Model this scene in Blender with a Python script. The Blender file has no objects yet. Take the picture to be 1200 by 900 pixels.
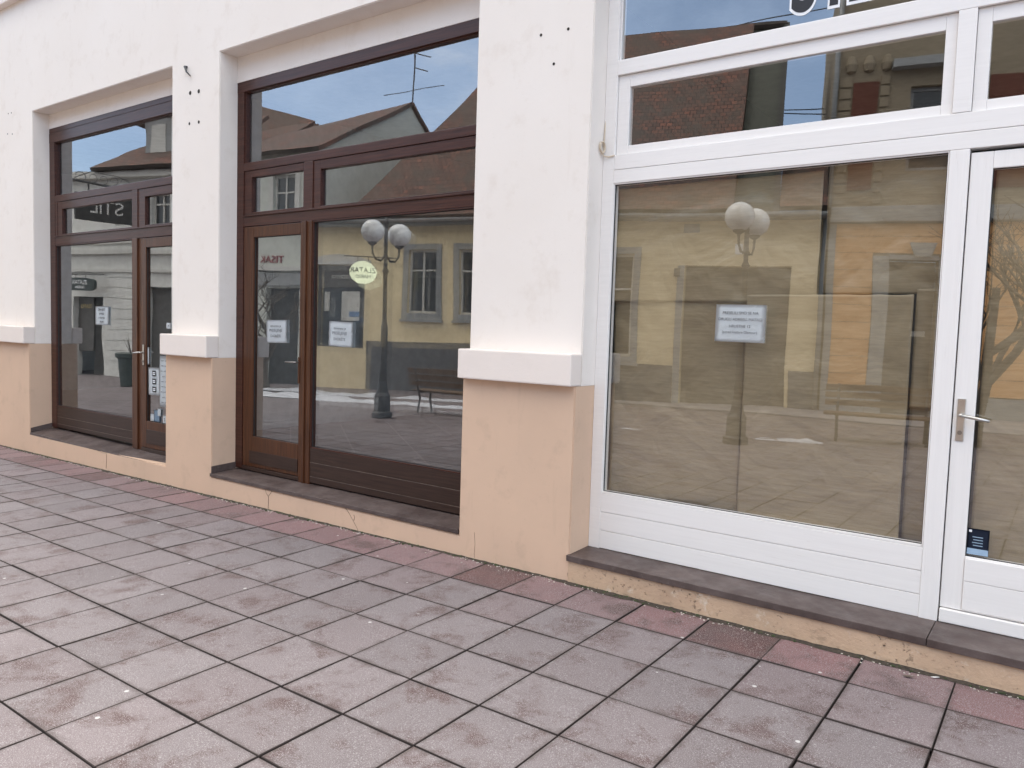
import bpy, bmesh, math, random
from mathutils import Vector, Matrix, noise
random.seed(7)
SC = bpy.context.scene
COL = SC.collection
rad = math.radians

# ------------------------------------------------------------------ helpers
def new_mat(name):
    m = bpy.data.materials.new(name); m.use_nodes = True
    nt = m.node_tree
    for n in list(nt.nodes): nt.nodes.remove(n)
    out = nt.nodes.new('ShaderNodeOutputMaterial')
    return m, nt, out
def nd(nt, t, **kw):
    n = nt.nodes.new(t)
    for k, v in kw.items(): setattr(n, k, v)
    return n
def lk(nt, a, b): nt.links.new(a, b)
def ramp(nt, fac, stops):
    r = nd(nt, 'ShaderNodeValToRGB')
    e = r.color_ramp.elements
    while len(e) < len(stops): e.new(0.5)
    for i, (p, c) in enumerate(stops):
        e[i].position = p
        e[i].color = (c, c, c, 1) if isinstance(c, (int, float)) else (*c, 1)
    lk(nt, fac, r.inputs[0]); return r.outputs[0]
def coords(nt, scale=(1, 1, 1), kind='Object'):
    tc = nd(nt, 'ShaderNodeTexCoord'); mp = nd(nt, 'ShaderNodeMapping')
    mp.inputs['Scale'].default_value = scale
    lk(nt, tc.outputs[kind], mp.inputs[0]); return mp.outputs[0]
def noi(nt, vec, scale, detail=4, rough=.55, dist=0):
    n = nd(nt, 'ShaderNodeTexNoise')
    n.inputs['Scale'].default_value = scale; n.inputs['Detail'].default_value = detail
    n.inputs['Roughness'].default_value = rough; n.inputs['Distortion'].default_value = dist
    lk(nt, vec, n.inputs['Vector']); return n.outputs[0]
def mixc(nt, fac, a, b, mode='MIX'):
    m = nd(nt, 'ShaderNodeMix', data_type='RGBA', blend_type=mode)
    for sock, v in ((m.inputs[0], fac), (m.inputs[6], a), (m.inputs[7], b)):
        if isinstance(v, bpy.types.NodeSocket): lk(nt, v, sock)
        elif isinstance(v, (int, float)): sock.default_value = v
        else: sock.default_value = (*v, 1)
    return m.outputs[2]
def bsdf(nt, out, col, rough=.8, bump=None, bstr=.2, bdist=.01, spec=.5, metal=0, coat=0):
    b = nd(nt, 'ShaderNodeBsdfPrincipled')
    if isinstance(col, bpy.types.NodeSocket): lk(nt, col, b.inputs['Base Color'])
    else: b.inputs['Base Color'].default_value = (*col, 1)
    if isinstance(rough, bpy.types.NodeSocket): lk(nt, rough, b.inputs['Roughness'])
    else: b.inputs['Roughness'].default_value = rough
    b.inputs['Specular IOR Level'].default_value = spec
    b.inputs['Metallic'].default_value = metal
    b.inputs['Coat Weight'].default_value = coat
    if bump is not None:
        bp = nd(nt, 'ShaderNodeBump'); bp.inputs['Strength'].default_value = bstr
        bp.inputs['Distance'].default_value = bdist
        lk(nt, bump, bp.inputs['Height']); lk(nt, bp.outputs[0], b.inputs['Normal'])
    lk(nt, b.outputs[0], out.inputs[0]); return b
def plain(name, col, rough=.7, metal=0, var=.12, scale=8, bstr=.15, spec=.5):
    m, nt, out = new_mat(name); v = coords(nt)
    n = noi(nt, v, scale, 5)
    c = mixc(nt, ramp(nt, n, [(.3, 0), (.7, 1)]), tuple(x*(1-var) for x in col), tuple(min(1, x*(1+var)) for x in col))
    bsdf(nt, out, c, rough, noi(nt, v, scale*12, 3), bstr, .004, spec, metal); return m

def plaster(name, col, col2, stain, amt=.35, grain=1.0):
    m, nt, out = new_mat(name); v = coords(nt)
    big = noi(nt, v, .9, 5, .6); mid = noi(nt, v, 5, 6, .65)
    c = mixc(nt, ramp(nt, big, [(.32, 0), (.68, 1)]), col, col2)
    c = mixc(nt, ramp(nt, mid, [(.55, 0), (.8, amt)]), c, stain)
    vs = coords(nt, (6, 6, .9)); st = noi(nt, vs, 1.6, 5, .7)
    c = mixc(nt, ramp(nt, st, [(.6, 0), (.85, amt*.8)]), c, stain)
    sp = noi(nt, v, 60, 2, .5)
    c = mixc(nt, ramp(nt, sp, [(.68, 0), (.76, .25*amt)]), c, tuple(x*.35 for x in stain))
    add = nd(nt, 'ShaderNodeMath', operation='MULTIPLY_ADD')
    lk(nt, noi(nt, v, 140, 4, .7), add.inputs[0]); add.inputs[1].default_value = .5
    lk(nt, noi(nt, v, 14, 4), add.inputs[2])
    bsdf(nt, out, c, .92, add.outputs[0], .22*grain, .005, .25); return m

def wood(name, col, col2, wear, wearamt, rough=.38, axis='x', bstr=.25, coat=.0, edge=.0, spec=.35):
    m, nt, out = new_mat(name)
    sc = (1.2, 18, 30) if axis == 'x' else (30, 18, 1.2)
    v = coords(nt, sc); g = noi(nt, v, 2.2, 6, .6, .4)
    v0 = coords(nt)
    c = mixc(nt, ramp(nt, g, [(.3, 0), (.72, 1)]), col, col2)
    w = noi(nt, v, 3.5, 6, .75); w2 = noi(nt, v0, 3, 4)
    mm = nd(nt, 'ShaderNodeMath', operation='MULTIPLY')
    lk(nt, ramp(nt, w, [(.6, 0), (.68, 1)]), mm.inputs[0]); lk(nt, ramp(nt, w2, [(.42, 0), (.62, wearamt)]), mm.inputs[1])
    c = mixc(nt, mm.outputs[0], c, wear)
    if edge:
        ge = nd(nt, 'ShaderNodeNewGeometry')
        e1 = ramp(nt, ge.outputs['Pointiness'], [(.52, 0), (.58, 1)])
        m3 = nd(nt, 'ShaderNodeMath', operation='MULTIPLY'); lk(nt, e1, m3.inputs[0])
        lk(nt, ramp(nt, noi(nt, v0, 9, 5), [(.5, 0), (.6, edge)]), m3.inputs[1])
        c = mixc(nt, m3.outputs[0], c, wear)
    bsdf(nt, out, c, rough, g, bstr, .003, spec, 0, coat); return m

M = {}
M['wall_white'] = plaster('plaster_white', (.80, .740, .685), (.775, .710, .650), (.60, .51, .43), .40)
M['wall_beige'] = plaster('plaster_beige', (.65, .458, .330), (.58, .412, .300), (.42, .30, .22), .5)
def roughbeige():
    m, nt, out = new_mat('rough_beige_render'); v = coords(nt)
    c = mixc(nt, ramp(nt, noi(nt, v, 3, 6, .7), [(.35, 0), (.7, 1)]), (.58, .41, .28), (.46, .32, .22))
    c = mixc(nt, ramp(nt, noi(nt, v, 11, 6, .75), [(.58, 0), (.68, .7)]), c, (.66, .57, .46))
    pit = ramp(nt, noi(nt, v, 48, 3, .6), [(.60, 0), (.68, 1)])
    gate = ramp(nt, noi(nt, v, 5, 4), [(.42, 0), (.62, .9)])
    pm = nd(nt, 'ShaderNodeMath', operation='MULTIPLY'); lk(nt, pit, pm.inputs[0]); lk(nt, gate, pm.inputs[1])
    c = mixc(nt, pm.outputs[0], c, (.09, .065, .045))
    c = mixc(nt, ramp(nt, noi(nt, coords(nt, (1, 1, 3)), 6, 6, .7), [(.60, 0), (.72, .55)]), c, (.20, .15, .10))
    hh = nd(nt, 'ShaderNodeMath', operation='SUBTRACT'); lk(nt, noi(nt, v, 30, 5, .7), hh.inputs[0]); lk(nt, pm.outputs[0], hh.inputs[1])
    bsdf(nt, out, c, .95, hh.outputs[0], .8, .008, .2); return m
M['rough_beige'] = roughbeige()
M['cap'] = plaster('plaster_cap', (.79, .705, .645), (.75, .67, .61), (.62, .54, .48), .25, 1.5)
M['brown'] = wood('brown_painted_wood', (.030, .0090, .0058), (.078, .027, .017), (.16, .10, .07), .30, .36)
M['brown_v'] = wood('brown_varnished_wood', (.036, .012, .006), (.105, .038, .015), (.26, .13, .06), .6, .34, 'z')
M['brown_board'] = wood('dark_board', (.024, .012, .009), (.050, .026, .019), (.15, .11, .085), .7, .45)
M['white'] = wood('white_painted_wood', (.81, .775, .745), (.77, .735, .705), (.36, .29, .23), .22, .42, 'x', .12)
M['white_v'] = wood('white_painted_wood_upright', (.81, .775, .745), (.77, .735, .705), (.36, .29, .23), .22, .42, 'z', .12)
def slabmat():
    m, nt, out = new_mat('brown_stone_slab'); v = coords(nt)
    c = mixc(nt, ramp(nt, noi(nt, v, 4, 6, .7), [(.35, 0), (.7, 1)]), (.055, .036, .032), (.12, .090, .082))
    c = mixc(nt, ramp(nt, noi(nt, v, 22, 5, .7), [(.6, 0), (.75, .5)]), c, (.19, .16, .14))
    bsdf(nt, out, c, ramp(nt, noi(nt, v, 9, 3), [(.3, .35), (.7, .7)]), noi(nt, v, 90, 4), .4, .004); return m
M['slab'] = slabmat()
M['crack'] = plain('crack_dark', (.10, .065, .045), .95)
M['metal'] = plain('satin_metal', (.55, .53, .50), .32, 1, .1, 20, .05)
M['metal_dull'] = plain('dull_metal', (.30, .28, .26), .4, 1, .1, 20, .05)
M['hole'] = plain('hole_dark', (.03, .025, .02), .9)
M['seal'] = plain('black_seal', (.02, .02, .02), .6)
M['beige_cord'] = plain('beige_cord', (.62, .52, .40), .6)
M['iron'] = plain('dark_iron', (.045, .045, .048), .5)
M['ink'] = plain('black_ink', (.02, .02, .025), .6, bstr=0)
M['inkgrey'] = plain('grey_ink', (.10, .10, .12), .6, bstr=0)
M['gold'] = plain('gold_ink', (.70, .55, .22), .4, bstr=0)
M['signwhite'] = plain('white_vinyl', (.86, .86, .86), .35, bstr=0)
M['worn'] = plain('worn_paint_edge', (.20, .15, .12), .8, var=.5, scale=14)
M['red'] = plain('red_letters', (.26, .04, .05), .5)
M['blue'] = plain('blue_label', (.10, .22, .42), .4)
M['navy'] = plain('navy_label', (.018, .030, .060), .3)
M['lightblue'] = plain('lightblue_label', (.30, .42, .55), .4)
M['snow'] = plain('old_snow', (.50, .51, .54), .8, var=.15, scale=12, bstr=.6)
M['bench_wood'] = plain('bench_wood', (.13, .075, .04), .6)
M['green_plastic'] = plain('green_plastic', (.035, .05, .045), .5)
M['soil'] = plain('joint_soil', (.044, .032, .029), .95, scale=40, bstr=.5)
M['dirt'] = plain('dark_dirt', (.055, .043, .032), .95, var=.5, scale=60, bstr=1)
M['pebble'] = plain('pale_pebble', (.46, .42, .37), .85, var=.35, scale=30)
M['moss'] = plain('moss', (.045, .060, .022), .95, var=.4, scale=60, bstr=1)
M['street'] = plain('grey_street_paving', (.28, .26, .26), .85, scale=3)
M['bark'] = plain('bark', (.10, .080, .062), .9)
M['roomwall'] = plain('room_wall', (.50, .51, .50), .9)
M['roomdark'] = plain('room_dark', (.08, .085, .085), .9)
M['ceiling'] = plain('room_ceiling', (.45, .45, .44), .9)

def roomfloor():
    m, nt, out = new_mat('room_floor'); v = coords(nt)
    mp = nd(nt, 'ShaderNodeMapping'); mp.inputs['Rotation'].default_value = (0, 0, rad(38)); lk(nt, v, mp.inputs[0])
    b = nd(nt, 'ShaderNodeTexBrick'); b.offset = 0
    b.inputs['Scale'].default_value = 1; b.inputs['Brick Width'].default_value = .6; b.inputs['Row Height'].default_value = .6
    b.inputs['Mortar Size'].default_value = .008
    b.inputs['Color1'].default_value = (.085, .070, .065, 1); b.inputs['Color2'].default_value = (.060, .050, .046, 1)
    b.inputs['Mortar'].default_value = (.15, .13, .12, 1)
    lk(nt, mp.outputs[0], b.inputs['Vector'])
    c = mixc(nt, ramp(nt, noi(nt, v, 5, 5), [(.3, 0), (.8, .5)]), b.outputs[0], (.16, .14, .13))
    bsdf(nt, out, c, .45, noi(nt, v, 20), .1); return m
M['roomfloor'] = roomfloor()

def papermat(name, col, col2):
    m, nt, out = new_mat(name); v = coords(nt, (1, 1, 1))
    f = noi(nt, coords(nt, (3, 3, 26)), 2.6, 5, .65, .3)
    c = mixc(nt, ramp(nt, f, [(.3, 0), (.7, 1)]), col, col2)
    vo = nd(nt, 'ShaderNodeTexVoronoi'); vo.feature = 'DISTANCE_TO_EDGE'; vo.inputs['Scale'].default_value = 2.6; vo.inputs['Randomness'].default_value = 1
    dn = nd(nt, 'ShaderNodeTexNoise'); dn.inputs['Scale'].default_value = 2; lk(nt, coords(nt), dn.inputs['Vector'])
    va = nd(nt, 'ShaderNodeVectorMath', operation='MULTIPLY_ADD'); lk(nt, dn.outputs['Color'], va.inputs[0]); va.inputs[1].default_value = (.5, .5, .5); lk(nt, coords(nt, (1, 1, .8)), va.inputs[2])
    lk(nt, va.outputs[0], vo.inputs['Vector'])
    big = noi(nt, coords(nt, (1, 1, 1.2)), 2.4, 3, .5, 1.2)
    a1 = nd(nt, 'ShaderNodeMath', operation='MULTIPLY_ADD'); lk(nt, vo.outputs[0], a1.inputs[0]); a1.inputs[1].default_value = .55; lk(nt, big, a1.inputs[2])
    a2 = nd(nt, 'ShaderNodeMath', operation='MULTIPLY_ADD'); lk(nt, noi(nt, coords(nt, (5, 5, 34)), 2.2, 4, .6), a2.inputs[0]); a2.inputs[1].default_value = .04; lk(nt, a1.outputs[0], a2.inputs[2])
    bsdf(nt, out, c, .42, a2.outputs[0], .45, .055, .5); return m
M['kraft'] = papermat('kraft_paper', (.225, .172, .098), (.300, .235, .142))
def whitepaper():
    m, nt, out = new_mat('white_paper'); v = coords(nt)
    bsdf(nt, out, (.80, .84, .86), .6, noi(nt, v, 14, 3), .5, .01, .3); return m
M['paper'] = whitepaper()

def glassmat(name, ior, wav=.012, tint=(.96, .96, .95)):
    m, nt, out = new_mat(name)
    fr = nd(nt, 'ShaderNodeFresnel'); ge = nd(nt, 'ShaderNodeNewGeometry'); mi = nd(nt, 'ShaderNodeMix')
    mi.inputs[2].default_value = ior; mi.inputs[3].default_value = 1/ior   # same index seen from either side of the pane
    lk(nt, ge.outputs['Backfacing'], mi.inputs[0]); lk(nt, mi.outputs[0], fr.inputs['IOR'])
    tr = nd(nt, 'ShaderNodeBsdfTransparent'); tr.inputs[0].default_value = (*tint, 1)
    gl = nd(nt, 'ShaderNodeBsdfGlossy'); gl.inputs['Roughness'].default_value = 0; gl.inputs[0].default_value = (.95, .97, 1, 1)
    v = coords(nt, (1, 1, 1))
    bp = nd(nt, 'ShaderNodeBump'); bp.inputs['Strength'].default_value = .25; bp.inputs['Distance'].default_value = wav
    n = noi(nt, v, 1.1, 1, .3); lk(nt, n, bp.inputs['Height'])
    lk(nt, bp.outputs[0], gl.inputs['Normal'])
    mx = nd(nt, 'ShaderNodeMixShader'); lk(nt, fr.outputs[0], mx.inputs[0]); lk(nt, tr.outputs[0], mx.inputs[1]); lk(nt, gl.outputs[0], mx.inputs[2])
    lk(nt, mx.outputs[0], out.inputs[0]); return m
M['glass'] = glassmat('window_glass', 2.85)
M['glass_paper'] = glassmat('window_glass_thin', 2.35, .008)
M['glass_a'] = glassmat('window_glass_outer', 2.6, .006)
M['glass_b'] = glassmat('window_glass_inner', 1.7, .006)
M['glass_far'] = glassmat('far_glass', 1.5, .002, (.5, .55, .55))

def paving():
    m, nt, out = new_mat('concrete_paving'); v = coords(nt)
    a = nd(nt, 'ShaderNodeAttribute', attribute_name='tint')
    sep = nd(nt, 'ShaderNodeSeparateColor'); lk(nt, a.outputs['Color'], sep.inputs[0])
    # per-tile offset of the stain texture
    vm = nd(nt, 'ShaderNodeVectorMath', operation='MULTIPLY_ADD')
    lk(nt, a.outputs['Color'], vm.inputs[0]); vm.inputs[1].default_value = (17, 0, 0); lk(nt, v, vm.inputs[2])
    base = mixc(nt, sep.outputs[0], (.150, .127, .131), (.192, .165, .170))
    base = mixc(nt, sep.outputs[1], base, (.215, .085, .086))
    red = mixc(nt, ramp(nt, noi(nt, vm.outputs[0], 7, 5, .7), [(.35, 0), (.7, 1)]), (.055, .015, .012), (.11, .042, .037))
    base = mixc(nt, sep.outputs[2], base, red)
    st = noi(nt, vm.outputs[0], 3.2, 7, .72, .3)
    base = mixc(nt, ramp(nt, st, [(.51, 0), (.63, .85)]), base, (.078, .040, .036))
    st2 = noi(nt, v, .8, 5, .7)
    base = mixc(nt, ramp(nt, st2, [(.4, 0), (.75, .40)]), base, (.118, .096, .098))
    g1 = noi(nt, v, 240, 2, .6)
    base = mixc(nt, ramp(nt, g1, [(.54, 0), (.64, .75)]), base, (.37, .35, .355))
    g2 = noi(nt, v, 190, 2, .6)
    base = mixc(nt, ramp(nt, g2, [(.30, .65), (.42, 0)]), base, (.065, .052, .05))
    g3 = noi(nt, v, 60, 4, .7)
    base = mixc(nt, ramp(nt, g3, [(.62, 0), (.74, .35)]), base, (.34, .31, .31))
    vo = nd(nt, 'ShaderNodeTexVoronoi'); vo.inputs['Scale'].default_value = 5.5; lk(nt, v, vo.inputs['Vector'])
    dsp = mixc(nt, ramp(nt, vo.outputs['Distance'], [(.045, .9), (.062, 0)]), base, (.52, .51, .50))
    gate = ramp(nt, noi(nt, v, 1.9, 2), [(.44, 0), (.50, 1)])
    base = mixc(nt, gate, base, dsp)
    # dirt caught along the edges of each slab, broken up by noise
    uv = nd(nt, 'ShaderNodeUVMap'); su = nd(nt, 'ShaderNodeSeparateXYZ'); lk(nt, uv.outputs[0], su.inputs[0])
    def edge(sock):
        a1 = nd(nt, 'ShaderNodeMath', operation='SUBTRACT'); lk(nt, sock, a1.inputs[0]); a1.inputs[1].default_value = .5
        a2 = nd(nt, 'ShaderNodeMath', operation='ABSOLUTE'); lk(nt, a1.outputs[0], a2.inputs[0]); return a2.outputs[0]
    mxe = nd(nt, 'ShaderNodeMath', operation='MAXIMUM'); lk(nt, edge(su.outputs[0]), mxe.inputs[0]); lk(nt, edge(su.outputs[1]), mxe.inputs[1])
    en = nd(nt, 'ShaderNodeMath', operation='MULTIPLY_ADD'); lk(nt, noi(nt, v, 9, 6, .75), en.inputs[0]); en.inputs[1].default_value = .30; lk(nt, mxe.outputs[0], en.inputs[2])
    base = mixc(nt, ramp(nt, en.outputs[0], [(.60, 0), (.68, .75)]), base, (.075, .058, .054))
    hm = nd(nt, 'ShaderNodeMath', operation='ADD'); lk(nt, g1, hm.inputs[0]); lk(nt, g3, hm.inputs[1])
    bsdf(nt, out, base, ramp(nt, st2, [(.3, .62), (.7, .85)]), hm.outputs[0], .45, .003, .4); return m
M['paving'] = paving()

def rooftile():
    m, nt, out = new_mat('clay_roof_tiles')
    v = coords(nt)
    b = nd(nt, 'ShaderNodeTexBrick'); b.inputs['Scale'].default_value = 1
    b.inputs['Brick Width'].default_value = .17; b.inputs['Row Height'].default_value = .155
    b.inputs['Mortar Size'].default_value = .012; b.inputs['Bias'].default_value = 0
    b.inputs['Color1'].default_value = (.21, .090, .062, 1); b.inputs['Color2'].default_value = (.10, .060, .048, 1)
    b.inputs['Mortar'].default_value = (.018, .012, .01, 1)
    uv = nd(nt, 'ShaderNodeUVMap'); lk(nt, uv.outputs[0], b.inputs['Vector'])
    c = mixc(nt, ramp(nt, noi(nt, v, 1.2, 6, .7), [(.40, 0), (.60, .8)]), b.outputs[0], (.085, .070, .058))
    c = mixc(nt, ramp(nt, noi(nt, v, 9, 6, .7), [(.55, 0), (.75, .5)]), c, (.20, .10, .07))
    bsdf(nt, out, c, .85, b.outputs['Fac'], -.8, .03); return m
M['rooftile'] = rooftile()

def link(name, mesh, mat, parent=None):
    o = bpy.data.objects.new(name, mesh); COL.objects.link(o)
    if mat is not None: mesh.materials.append(mat)
    if parent is not None: o.parent = parent
    return o
def empty(name, loc=(0, 0, 0), rz=0):
    o = bpy.data.objects.new(name, None); COL.objects.link(o)
    o.location = loc; o.rotation_euler = (0, 0, rz); o.empty_display_size = .2
    return o
def tag(o, label=None, cat=None, group=None, kind=None):
    if label: o['label'] = label
    if cat: o['category'] = cat
    if group: o['group'] = group
    if kind: o['kind'] = kind
    return o

class MB:
    """collects shapes; build() links them as one mesh object"""
    def __init__(s): s.bm = bmesh.new()
    def box(s, x0, x1, y0, y1, z0, z1, bev=0.0):
        return s.hexa([(x0, y0, z0), (x1, y0, z0), (x1, y1, z0), (x0, y1, z0), (x0, y0, z1), (x1, y0, z1), (x1, y1, z1), (x0, y1, z1)], bev)
    def hexa(s, c, bev=0.0):
        b = bmesh.new(); v = [b.verts.new(p) for p in c]
        for f in ((0, 3, 2, 1), (4, 5, 6, 7), (0, 1, 5, 4), (1, 2, 6, 5), (2, 3, 7, 6), (3, 0, 4, 7)): b.faces.new([v[i] for i in f])
        if bev: bmesh.ops.bevel(b, geom=list(b.edges), offset=bev, segments=2, affect='EDGES', profile=.6)
        s.merge(b); return s
    def merge(s, b):
        me = bpy.data.meshes.new('tmp'); b.to_mesh(me); b.free(); s.bm.from_mesh(me); bpy.data.meshes.remove(me)
    def quad(s, *pts):
        s.bm.faces.new([s.bm.verts.new(p) for p in pts]); return s
    def prism(s, poly, y0, y1, bev=0):
        """polygon in x,z (counter-clockwise seen from -y) extruded along y"""
        b = bmesh.new()
        a = [b.verts.new((x, y0, z)) for x, z in poly]; c = [b.verts.new((x, y1, z)) for x, z in poly]
        b.faces.new(a); b.faces.new(c[::-1]); n = len(poly)
        for i in range(n): b.faces.new([a[i], c[i], c[(i+1) % n], a[(i+1) % n]])
        bmesh.ops.recalc_face_normals(b, faces=b.faces)
        if bev: bmesh.ops.bevel(b, geom=list(b.edges), offset=bev, segments=2, affect='EDGES')
        s.merge(b); return s
    def tube(s, pts, r, seg=8, r2=None, caps=True):
        pts = [Vector(p) for p in pts]; n = len(pts); rings = []
        for i, p in enumerate(pts):
            d = (pts[min(i+1, n-1)] - pts[max(i-1, 0)]).normalized()
            up = Vector((0, 0, 1)) if abs(d.z) < .9 else Vector((1, 0, 0))
            a = d.cross(up).normalized(); b = d.cross(a)
            rr = (r[i] if isinstance(r, (list, tuple)) else (r if r2 is None else r + (r2-r)*i/(n-1)))
            rings.append([s.bm.verts.new(p + (a*math.cos(t) + b*math.sin(t))*rr) for t in [2*math.pi*k/seg for k in range(seg)]])
        for i in range(n-1):
            for k in range(seg):
                s.bm.faces.new([rings[i][k], rings[i+1][k], rings[i+1][(k+1) % seg], rings[i][(k+1) % seg]])
        if caps: s.bm.faces.new(rings[0]); s.bm.faces.new(rings[-1][::-1])
        return s
    def lathe(s, prof, cx=0, cy=0, seg=24):
        rings = [[s.bm.verts.new((cx + r*math.cos(2*math.pi*k/seg), cy + r*math.sin(2*math.pi*k/seg), z)) for k in range(seg)] for r, z in prof]
        for i in range(len(rings)-1):
            for k in range(seg):
                s.bm.faces.new([rings[i][k], rings[i][(k+1) % seg], rings[i+1][(k+1) % seg], rings[i+1][k]])
        s.bm.faces.new(rings[0][::-1]); s.bm.faces.new(rings[-1]); return s
    def build(s, name, mat, parent=None, smooth=False):
        bmesh.ops.recalc_face_normals(s.bm, faces=s.bm.faces)
        me = bpy.data.meshes.new(name); s.bm.to_mesh(me); s.bm.free()
        o = link(name, me, mat, parent)
        if smooth:
            for p in me.polygons: p.use_smooth = True
        return o

def text(name, s, size, mat, parent, M4, ext=.0006, offset=0, spacing=1.0, sx=1.0, font=None):
    c = bpy.data.curves.new('txt', 'FONT'); c.body = s; c.size = size; c.extrude = ext; c.offset = offset
    c.align_x = 'CENTER'; c.align_y = 'CENTER'; c.space_character = spacing; c.space_line = 1.05
    t = bpy.data.objects.new('txt', c); COL.objects.link(t)
    dg = bpy.context.evaluated_depsgraph_get(); dg.update()
    me = bpy.data.meshes.new_from_object(t.evaluated_get(dg))
    bpy.data.objects.remove(t); bpy.data.curves.remove(c)
    xs_ = [v.co.x for v in me.vertices]; ys_ = [v.co.y for v in me.vertices]
    me.transform(M4 @ Matrix.Diagonal((sx, 1, 1, 1)) @ Matrix.Translation((-(min(xs_)+max(xs_))/2, -(min(ys_)+max(ys_))/2, 0)))
    me.materials.clear()
    return link(name, me, mat, parent)
def facing_street(x, y, z):      # text plane whose reader stands at -y looking +y
    return Matrix.Translation((x, y, z)) @ Matrix.Rotation(rad(90), 4, 'X')
def facing_out(x, y, z):         # on the opposite fronts: reader at +y looking -y
    return Matrix.Translation((x, y, z)) @ Matrix.Rotation(rad(180), 4, 'Z') @ Matrix.Rotation(rad(90), 4, 'X')

def gz(x, y): return .01108*x + .00995*max(y, -4.0)

# ------------------------------------------------------------------ camera
Rm = ((0.80795085, 0.58841888, 0.03128334), (0.06554276, -0.03698165, -0.99716423), (-0.58559335, 0.80771009, -0.06844595))
cam = bpy.data.cameras.new('camera'); co = bpy.data.objects.new('camera', cam); COL.objects.link(co)
mw = Matrix.Identity(4)
for i in range(3):
    mw[i][0] = Rm[0][i]; mw[i][1] = -Rm[1][i]; mw[i][2] = -Rm[2][i]
mw[0][3], mw[1][3], mw[2][3] = 2.34355759, -4.12512217, 1.5779747
co.matrix_world = mw
cam.sensor_width = 36; cam.lens = 904.2233609/1200*36; cam.clip_start = .05; cam.clip_end = 500
SC.camera = co

# ------------------------------------------------------------------ ground and paving
g = MB()
xs = [-160, -60, -45, 14, 30, 120]; ys = [-120, -40, -4, 12, 90]
for i in range(len(xs)-1):
    for j in range(len(ys)-1):
        cl = lambda x: max(-45, min(14, x))
        g.quad(*[(x, y, .01108*cl(x) + .00995*max(min(y, 1), -4) - .016) for x, y in ((xs[i], ys[j]), (xs[i+1], ys[j]), (xs[i+1], ys[j+1]), (xs[i], ys[j+1]))])
bmesh.ops.remove_doubles(g.bm, verts=g.bm.verts, dist=1e-4)
tag(g.build('ground', M['soil']), kind='structure', label='dark soil under and around the street paving')

def make_paving():
    T, TY = .4, .40276
    verts, faces, cols = [], [], []
    rows = 30
    red = {(2, 0): 1.0, (-2, 0): .85, (-15, 0): .8, (-19, 0): .5, (-14, 1): .25}
    reddish = {(-5, 0): .6, (-6, 0): .5, (-3, 0): .45, (-1, 0): .55, (0, 0): .45, (1, 0): .1}
    for i in range(-85, 26):
        rng = random.Random(i*7919+13)
        for j in range(rows):
            rr = random.Random((i+500)*1009 + j*31)
            x0, x1 = i*T, (i+1)*T; y1, y0 = -j*TY, -(j+1)*TY
            if j == 0: y1 = .045
            gp = (.0030 + rr.random()*.0018) if (j < 10 and (i < 1 or j < 7)) else .0006
            jx, jy = rr.uniform(-.0022, .0022), rr.uniform(-.0022, .0022)
            a = rr.uniform(-.004, .004); dz = rr.uniform(-.0010, .0010); tx, ty = rr.uniform(-.0035, .0035), rr.uniform(-.0035, .0035)
            cx, cy = (x0+x1)/2, (y0+y1)/2
            tint = rr.random(); pink = 0.0; rd = 0.0
            if j == 0: pink = rr.uniform(.35, .75); rd = red.get((i, j), rr.choice([0, 0, 0, .12, .2]) if i < -1 else rr.choice([0, 0, .05])) ; pink = max(pink, reddish.get((i, j), 0))
            elif j == 1: pink = rr.choice([0, .06, .14]); rd = red.get((i, j), 0)
            else: pink = rr.choice([0, 0, .03, .06]); rd = red.get((i, j), 0)
            c = (tint, pink, rd, 1)
            def P(x, y, z):
                u, v = x-cx, y-cy
                X, Y = cx+jx+u-a*v, cy+jy+v+a*u
                return (X, Y, gz(X, Y)+dz+z+u*tx+v*ty)
            h = rr.uniform(.0014, .0026) if gp > .001 else .0006
            o = len(verts)
            for ins, z in ((gp, -.014), (gp, -h), (gp+h, 0)):
                for x, y in ((x0+ins, y0+ins), (x1-ins, y0+ins), (x1-ins, y1-ins), (x0+ins, y1-ins)): verts.append(P(x, y, z))
            fs = []
            for L in (0, 4):
                for k in range(4): fs.append((o+L+k, o+L+(k+1) % 4, o+L+4+(k+1) % 4, o+L+4+k))
            fs.append((o+8, o+9, o+10, o+11))
            faces += fs; cols += [c]*len(fs)
    me = bpy.data.meshes.new('pavement'); me.from_pydata(verts, [], faces)
    uvl = me.uv_layers.new(name='UVMap')
    for p in me.polygons:
        k = p.index % 9
        for li, vi in zip(p.loop_indices, p.vertices):
            q_ = (vi % 12) % 4
            uvl.data[li].uv = ((0, 0), (1, 0), (1, 1), (0, 1))[q_]
    at = me.color_attributes.new('tint', 'FLOAT_COLOR', 'CORNER')
    for p in me.polygons:
        for li in p.loop_indices: at.data[li].color = cols[p.index]
        if p.index % 9 < 8: p.material_index = 1
    o = link('pavement', me, M['paving']); me.materials.append(M['soil']); return o
tag(make_paving(), kind='structure', label='square grey and pinkish concrete paving slabs of the street')
st = MB()
st.hexa([(-60, -24, -.66), (10.4, -24, 0), (10.4, -12.1, 0), (-60, -12.1, -.66), (-60, -24, -.49), (10.4, -24, .075), (10.4, -12.09, .07), (-60, -12.09, -.49)])
tag(st.build('footway', M['street']), kind='structure', label='raised strip of plain grey paving along the opposite houses')

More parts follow.
